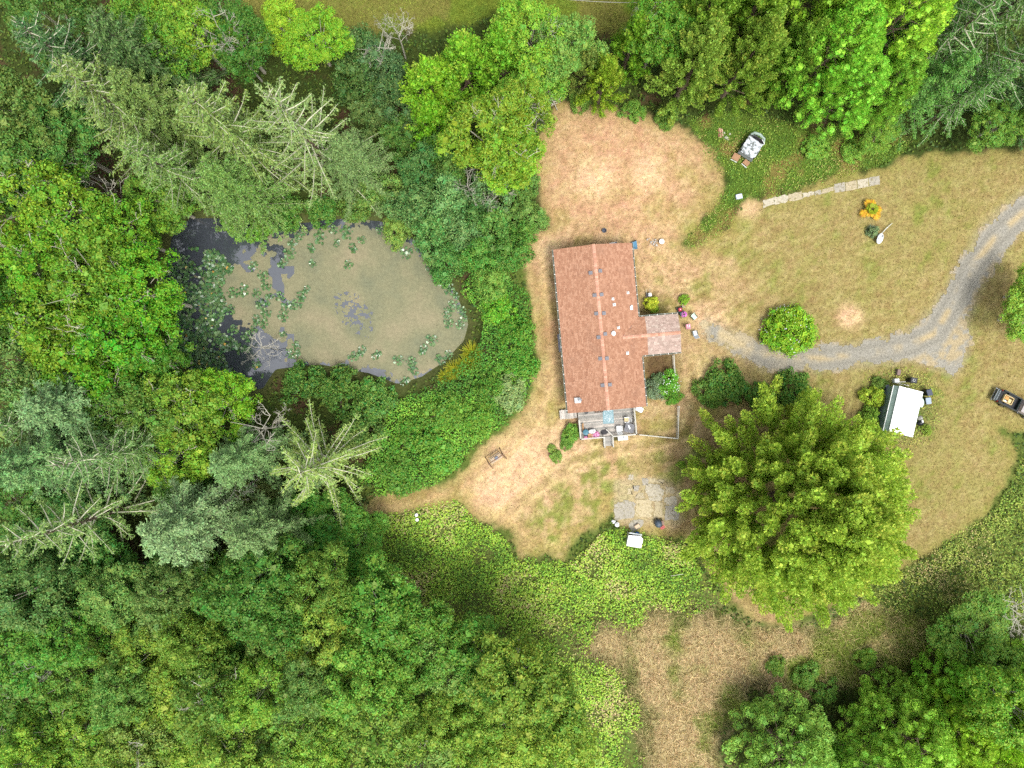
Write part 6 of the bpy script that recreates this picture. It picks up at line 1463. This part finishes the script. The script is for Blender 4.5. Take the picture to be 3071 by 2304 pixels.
# grey green willows between spruces and dry circle
WIL = [(1060,130,7,3.2,(58,92,48)),(1120,190,7,3.4,(62,92,58)),(1060,230,8,3.2,(56,86,44)),(1170,290,7,3.2,(58,84,46)),(1100,330,6,2.8,(72,92,50)),(1190,400,6,2.8,(62,96,40)),(1310,430,6,2.8,(56,96,38)),
 (1250,500,7,3.0,(60,100,50)),(1350,500,6,2.6,(70,106,50)),(1130,560,6,2.8,(88,120,58)),(1230,610,7,3.2,(72,108,58)),(1350,600,7,3.2,(92,122,76)),(1460,570,7,3.0,(78,110,72)),(1550,560,6,2.6,(76,112,50)),
 (1290,700,6,3.0,(72,110,60)),(1390,690,6,3.0,(78,114,66)),(1480,680,6,3.0,(74,114,54)),(1580,640,5,2.4,(86,122,60)),(1340,780,5,2.6,(64,104,50)),(1440,770,6,3.0,(66,112,44)),(1530,760,6,2.8,(62,108,42)),(1560,700,5,2.2,(70,112,44)),(1470,850,5,2.6,(88,126,54)),(1180,690,4,2.0,(96,126,58)),(1400,640,6,2.6,(60,96,48))]
names_w = ['by the meadow, leftmost', 'under the bleached twigs', 'behind the big spruce', 'below the bleached twigs', 'beside the small grey spruce', 'under the vivid feathery tree', 'right of the vivid feathery tree', 'in the middle of the willow belt', 'under the twiggy alder', 'above the pond top, left', 'above the pond top, right',
 'pale, with bleached top', 'pale, right of the bleached one', 'at the left rim of the dry circle', 'at the upper right pond bank', 'in the belt above the pond bank', 'in the belt left of the dry circle', 'at the lower rim of the dry circle', 'touching the upper right pond mat', 'left of the worn track, upper', 'beside the worn track above the house', 'in the notch left of the house corner', 'at the start of the pondside thicket', 'small, at the pond top edge', 'dark, between the two pale willows']
for (px, py, h, R, rgb), lab in zip(WIL, names_w): plant_px('willow', 'willow_bush', px, py, h, R, rgb, 'grey green willow bush ' + lab, 'bush', 'willow belt', None, .6)

# shrubs
SH = [('dome',2374,990,2.6,3.5,(104,146,36),'round green bush with small white flowers beside the drive'),
 ('shrub',2180,1150,2.2,3.0,(54,96,32),'dark green shrub above the huge cypress, left'),('shrub',2280,1190,1.8,2.0,(56,100,32),'dark shrub in the middle above the huge cypress'),('shrub',2390,1180,2.0,3.0,(56,98,34),'dark green shrub above the huge cypress, right'),('shrub',2130,1180,1.8,2.0,(60,100,36),'dark shrub left flank above the huge cypress'),
 ('shrub',2008,1152,1.8,1.6,(84,140,50),'leafy white flowered bush beside the house garden bed'),('shrub',2020,1190,1.5,1.2,(80,136,44),'smaller leafy bush below the white flowered one'),('shrub',1962,1170,1.5,1.4,(104,126,104),'silvery blue shrub against the right house wall'),('shrub',1975,1140,1.2,1.0,(98,122,98),'small silvery shrub above the silvery blue one'),
 ('shrub',1955,910,1.3,1.0,(172,174,56),'yellow green bush in the porch corner'),('shrub',1965,928,.8,.5,(128,166,52),'small green bush under the yellow one'),('shrub',2053,898,.9,.75,(108,146,44),'small round green shrub above the lawn mower'),
 ('shrub',1715,1300,1.3,1.3,(84,132,52),'green bush left of the deck railing'),('shrub',1700,1330,1.0,1.0,(80,126,50),'lower green bush left of the deck'),('shrub',1668,1370,.8,.9,(96,130,56),'low bush at the end of the planted row by the deck'),('shrub',1655,1345,.6,.6,(110,140,66),'small weed bush beside the planted row'),
 ('shrub',2625,1190,2.0,1.5,(130,164,52),'yellow green ivy bush against the left shed wall'),('shrub',2615,1250,1.8,1.4,(104,140,52),'ivy bush at the middle of the left shed wall'),('shrub',2640,1290,1.5,1.2,(96,130,50),'ivy bush at the lower left shed corner'),('shrub',2640,1150,1.2,1.0,(84,116,54),'weedy bush at the upper left shed corner'),('shrub',2780,1290,.8,.8,(110,136,52),'low weeds bush at the lower right shed corner'),
 ('shrub',2622,693,1.2,.8,(110,128,104),'grey spiky shrub left of the satellite dish'),('shrub',2045,1395,.7,.6,(110,150,50),'tiny bush at the patio top'),
 ('shrub',1525,1180,2.2,2.6,(104,128,84),'grey green shrub inside the pondside thicket'),('shrub',1470,1160,2.6,2.4,(62,110,38),'dark green shrub in the thicket above the grey one'),('shrub',1540,1000,2.8,2.6,(60,118,36),'glossy green shrub beside the worn track, upper'),('shrub',1560,1090,2.4,2.4,(66,122,40),'glossy green shrub beside the worn track, lower'),('shrub',1500,930,2.6,2.4,(80,140,40),'bright glossy shrub at the thicket top'),
 ('shrub',1330,1240,2.6,2.8,(66,116,38),'thicket shrub at the lower pond bank'),('shrub',1420,1260,2.4,2.6,(70,122,40),'thicket shrub left of the worn track bend'),('shrub',1240,1310,2.8,3.0,(64,112,38),'thicket shrub right of the bare limbed spruce'),('shrub',1320,1370,2.4,2.8,(72,122,42),'thicket shrub above the lower track'),('shrub',1190,1420,2.4,2.6,(64,112,40),'thicket shrub at the track end'),('shrub',1120,1200,2.8,3.0,(56,98,40),'dark shrub at the lower pond bank, middle'),('shrub',1010,1170,3.0,3.0,(54,96,40),'dark shrub at the lower pond bank, left of middle'),('shrub',900,1150,3.0,2.8,(56,98,44),'dark shrub at the lower pond bank, left'),('shrub',1080,1290,2.6,2.8,(58,100,42),'dark shrub among the bare spruce limbs'),
 ('shrub',700,660,2.2,2.0,(88,140,40),'bright green shrub at the upper pond bank, left'),('shrub',770,690,1.6,1.6,(84,136,42),'low bright shrub at the upper pond bank'),('shrub',850,640,2.4,2.2,(60,104,42),'dark shrub at the upper pond bank, middle'),('shrub',960,630,2.2,2.2,(56,100,40),'dark shrub at the upper pond bank, right of middle'),('shrub',1060,620,2.2,2.2,(66,104,44),'shrub at the upper pond bank, right'),
 ('shrub',1000,1690,3.2,1.8,(172,186,74),'pale yellow bush at the left of the bramble thicket'),('shrub',160,1870,6,1.6,(166,170,66),'yellowing bush in the lower left canopy'),
 ('shrub',2420,2030,1.6,1.8,(70,112,42),'dark bush above the bottom scalloped cypress'),('shrub',2330,2000,1.4,1.4,(76,116,44),'low dark bush left above the bottom cypress'),('shrub',2600,1980,1.4,1.6,(92,126,44),'weedy bush in the lower right grass'),('shrub',2480,2080,1.8,1.8,(70,108,42),'dark bush between the lower right cypresses'),
 ('shrub',2450,440,1.4,1.8,(92,132,48),'weed bush at the foot of the top cypresses'),('shrub',2560,450,1.4,1.6,(96,140,52),'weed bush right of the trailer weeds'),('shrub',1740,300,1.4,1.6,(82,120,44),'low bush on the upper rim of the dry circle'),('shrub',1900,330,1.5,1.6,(78,116,42),'low bush above the right part of the dry circle'),('shrub',2000,350,1.5,1.5,(72,112,40),'low bush at the upper right rim of the dry circle')]
for (k, px, py, h, R, rgb, lab) in SH: plant_px(k, 'shrub', px, py, h, R, rgb, lab, 'shrub', None, None, .6)

# white flowers on the round bush and the garden bush
def blossoms(px, py, z0, R, h, n, label, seed):
    p = W(px, py, h * .6); rr = np.random.default_rng(seed); d = rdir(rr, n); d[:, 2] = abs(d[:, 2])
    P = d * np.array([R, R, h]) * rr.uniform(.9, 1.06, (n, 1)) + np.array([0, 0, z0]); Nn = nrm(d + np.array([0, 0, .8]))
    o = link('blossoms', leaf_mesh('blossoms', P, np.cross(Nn, rdir(rr, n)), Nn, .13, .12, CH_WHITE)); o.location = (p.x, p.y, 0)
    tag(o, label, 'flowers', kind='stuff')
blossoms(2370, 990, .1, 3.1, 2.4, 110, 'small white blossoms on the round bush by the drive', 9)
blossoms(2008, 1152, .1, 1.5, 1.8, 45, 'white blossoms on the bush by the garden bed', 10)

# bleached dead trees and branch tangles
DEAD = [(1130,140,8,2.4,'bleached dead tree at the meadow edge, left'),(1185,80,9,2.2,'taller bleached dead tree beside the first, meadow edge'),(655,85,15,2.6,'bleached dead crown left of the meadow'),(100,440,16,3.4,'big bleached dead tree on the left edge'),(190,540,13,2.6,'bleached dead tree below the big left one'),(300,570,11,2.2,'small bleached dead tree above the left alders'),
 (770,1290,12,3.2,'grey dead tree above the bare limbed spruce'),(700,1450,9,2.6,'grey leafless tree left of the bare limbed spruce'),(1400,550,7,1.8,'bleached dead top over the pale willow'),(1510,560,7,1.6,'bleached dead top right of the pale willow'),(1640,110,11,1.6,'thin bleached dead tree in the top centre row'),(1920,45,13,1.2,'white tipped twigs near the overhead cable'),(400,2250,14,2.6,'bleached dead crown in the bottom left canopy'),(3050,1830,5,3.0,'fallen grey dead tree on the right edge'),(780,1040,3.5,2.2,'leafless grey shrub standing in the pond'),(1470,600,6,1.4,'small bleached top in the willow belt'),(1610,340,9,1.4,'thin dead twigs over the rim of the dry circle'),(120,2010,13,1.6,'bleached twigs at the left of the lower canopy')]
for i, (px, py, h, R, lab) in enumerate(DEAD): plant_px('dead', 'dead_tree', px, py, h, R, None, lab, 'dead tree', 'bleached dead trees', i % 3, .85)
# brush pile at the rim of the dry circle
p = W(1648, 292, .4); bpile = empty('brush_pile', (p.x, p.y, 0), 0, 'pile of bleached branches at the upper left rim of the dry circle', 'brush pile'); q = random.Random(8)
for i in range(26):
    a = q.random() * 3.14; l = q.uniform(.8, 2.6); cx, cy_ = q.uniform(-.8, .8), q.uniform(-.8, .8); z = .1 + .7 * q.random() * (1 - abs(cx))
    MB().tube([(cx - math.cos(a) * l / 2, cy_ - math.sin(a) * l / 2, z * .6), (cx + q.uniform(-.1, .1), cy_ + q.uniform(-.1, .1), z), (cx + math.cos(a) * l / 2, cy_ + math.sin(a) * l / 2, z * .8)], [.05, .045, .025], 5).build('branch', BLEACH, bpile)

# sedge fountains by the pond
SEDG = leaf_mat('sedge_blade', transl=.25, rvar=(.75, 1.3))
def sedge_mesh(seed, n=260, L=1.2):
    r = np.random.default_rng(seed); az = r.random(n) * 6.28; el = r.uniform(.25, 1.2, n); Ln = L * r.uniform(.6, 1.1, n)
    o = np.stack([np.cos(az) * np.cos(el), np.sin(az) * np.cos(el), np.sin(el)], 1)
    return leaf_mesh('blades', o * Ln[:, None] * .5 + np.array([0, 0, .05]), o, np.cross(o, np.stack([-np.sin(az), np.cos(az), 0 * az], 1)), Ln, .06, SEDG)
sm_ = [sedge_mesh(1), sedge_mesh(2)]
for i, (px, py, R, lab) in enumerate(((1415,1060,1.5,'largest yellow green sedge tuft at the pond right bank'),(1395,1095,1.4,'sedge tuft just below the largest'),(1360,1110,1.3,'sedge tuft left of the lower pair'),(1425,1090,1.2,'sedge tuft at the thicket side'),(1335,1130,1.1,'small lowest sedge tuft on the bank'))):
    p = W(px, py, .4); o = link('sedge_tuft', sm_[i % 2]); o.location = (p.x, p.y, -.25); o.scale = (R, R, R * .9); o.rotation_euler = (0, 0, i * 1.3); o.color = C(162, 172, 44); tag(o, lab, 'sedge', 'sedge tufts by the pond')
sg2 = link('spiky_shrub', sm_[0]); p = W(2614, 690, .4); sg2.location = (p.x, p.y, 0); sg2.scale = (.7, .7, .7); sg2.color = C(120, 138, 112); tag(sg2, 'grey green spiky tuft beside the satellite dish', 'plant')

# water lilies: single clumps on the mat, the crowded left shore as one mass
PADM = leaf_mat('lily_pad', attr='col', transl=.12, rvar=(.75, 1.25), hue=.04, rough=.3, spec=.5)
def pads(name, P, r, size):
    """round floating or lifted leaves"""
    n = len(P); k = 7; a = np.linspace(.25, 6.03, k)
    S = size * r.uniform(.7, 1.25, n); rot = r.random(n) * 6.28; tl = r.normal(size=(n, 2)) * .28
    X = np.cos(a[None] + rot[:, None]) * S[:, None]; Y = np.sin(a[None] + rot[:, None]) * S[:, None]; Z = X * tl[:, :1] + Y * tl[:, 1:]
    V = np.stack([X + P[:, :1], Y + P[:, 1:2], Z + P[:, 2:3]], -1)
    V = np.concatenate([P[:, None, :], V], 1).reshape(-1, 3)
    Q = np.arange(n * (k + 1)).reshape(n, k + 1)
    me = grid_mesh(name, V, Q, PADM, smooth=False)
    f = r.random((n, 1)); yl = (r.random((n, 1)) < .015)
    c = np.array(C(52, 98, 52)[:3]) * (1 - f) + np.array(C(112, 150, 92)[:3]) * f; c = np.where(yl, np.array(C(222, 196, 90)[:3]), c)
    at = me.attributes.new('col', 'FLOAT_COLOR', 'FACE'); c4 = np.ones((n, 4), np.float32); c4[:, :3] = c; at.data.foreach_set('color', c4.ravel())
    return me
lr = np.random.default_rng(17)
def lily_clump_mesh(seed, n, rad):
    r = np.random.default_rng(seed); a = r.random(n) * 6.28; d = rad * r.random(n) ** .6
    P = np.stack([np.cos(a) * d, np.sin(a) * d * 1.25, .03 + .32 * r.random(n) * (1 - d / rad * .5)], 1); return pads('pads', P, r, .13)
LCM = [lily_clump_mesh(300 + i, 20 + 5 * i, .42 + .08 * i) for i in range(4)]
LILY = [(1040,700,3),(1000,690,2),(1085,720,2),(1140,690,2),(1010,730,1),(1060,745,1),(960,715,3),(900,705,3),(935,745,1),(1045,795,2),(940,790,0),(870,760,2),(850,790,1),(880,730,1),
 (760,800,3),(790,830,2),(800,860,3),(770,880,2),(730,870,3),(700,880,2),(790,910,3),(810,890,1),(840,890,2),(860,920,3),(850,950,2),(800,940,3),(790,970,2),(770,960,1),(890,915,2),(905,890,1),(920,870,1),(760,990,2),(870,1060,3),(890,1040,1),(1085,1055,1),(1060,1070,2),(1130,1065,1),(1195,1080,2),(1235,1085,2),(1240,1110,1),(1215,1145,1),(1270,1050,1),(1295,1020,2),(1345,1065,2),(1320,1080,1),(1340,940,3),(1360,920,2),(1385,930,2),(1395,950,2),(1345,970,2),(1380,975,2),(1330,850,2),(1350,870,2),(1375,885,1),(1320,835,2),(1190,740,2),(1220,760,2),(1290,800,1),(690,930,2),(650,900,2),(620,870,1),(640,960,2),(700,990,2),(740,1010,2),(850,1000,0),(890,1065,1)]
zones = {}
for (px, py, v) in LILY:
    z = 'along the upper mat edge' if py < 770 and px > 850 else 'along the right mat edge' if px > 1280 else 'along the lower mat edge' if py > 1030 else 'among the left mat openings'
    zones.setdefault(z, []).append((px, py, v))
nums = ['first', 'second', 'third', 'fourth', 'fifth', 'sixth', 'seventh', 'eighth', 'ninth', 'tenth', 'eleventh', 'twelfth', 'thirteenth', 'fourteenth', 'fifteenth', 'sixteenth', 'seventeenth', 'eighteenth', 'nineteenth', 'twentieth', 'twenty-first', 'twenty-second', 'twenty-third', 'twenty-fourth', 'twenty-fifth', 'twenty-sixth', 'twenty-seventh', 'twenty-eighth', 'twenty-ninth', 'thirtieth']
for z, lst in zones.items():
    for i, (px, py, v) in enumerate(sorted(lst)):
        p = W(px, py, WZ); o = link('lily_clump', LCM[v]); o.location = (p.x, p.y, WZ + .01); s = lr.uniform(.8, 1.2); o.scale = (s, s, s); o.rotation_euler = (0, 0, lr.random() * 6.28)
        tag(o, 'green water lily clump %s, %s from the left' % (z, nums[min(i, 29)]), 'water lily', 'water lily clumps on the pond')
LSH = poly_w([(480,840),(520,790),(560,740),(640,740),(700,800),(660,860),(680,930),(650,990),(760,1050),(790,1120),(760,1180),(690,1170),(600,1120),(510,1090),(480,1000)])
pp, s_ = sample_poly(LSH, 26, 401); k_ = vnoise(pp[:, 0], pp[:, 1], .35, 402) > .30 + .14 * ss(pp[:, 0], -38, -31); pp = pp[k_]; r4 = np.random.default_rng(403)
P_ = np.stack([pp[:, 0], pp[:, 1], WZ + .02 + .3 * r4.random(len(pp)) ** 2], 1)
tag(link('lily_pads', pads('lily_pads', P_, r4, .17)), 'crowded dark lily pads along the left pond shore', 'water lilies', kind='stuff')
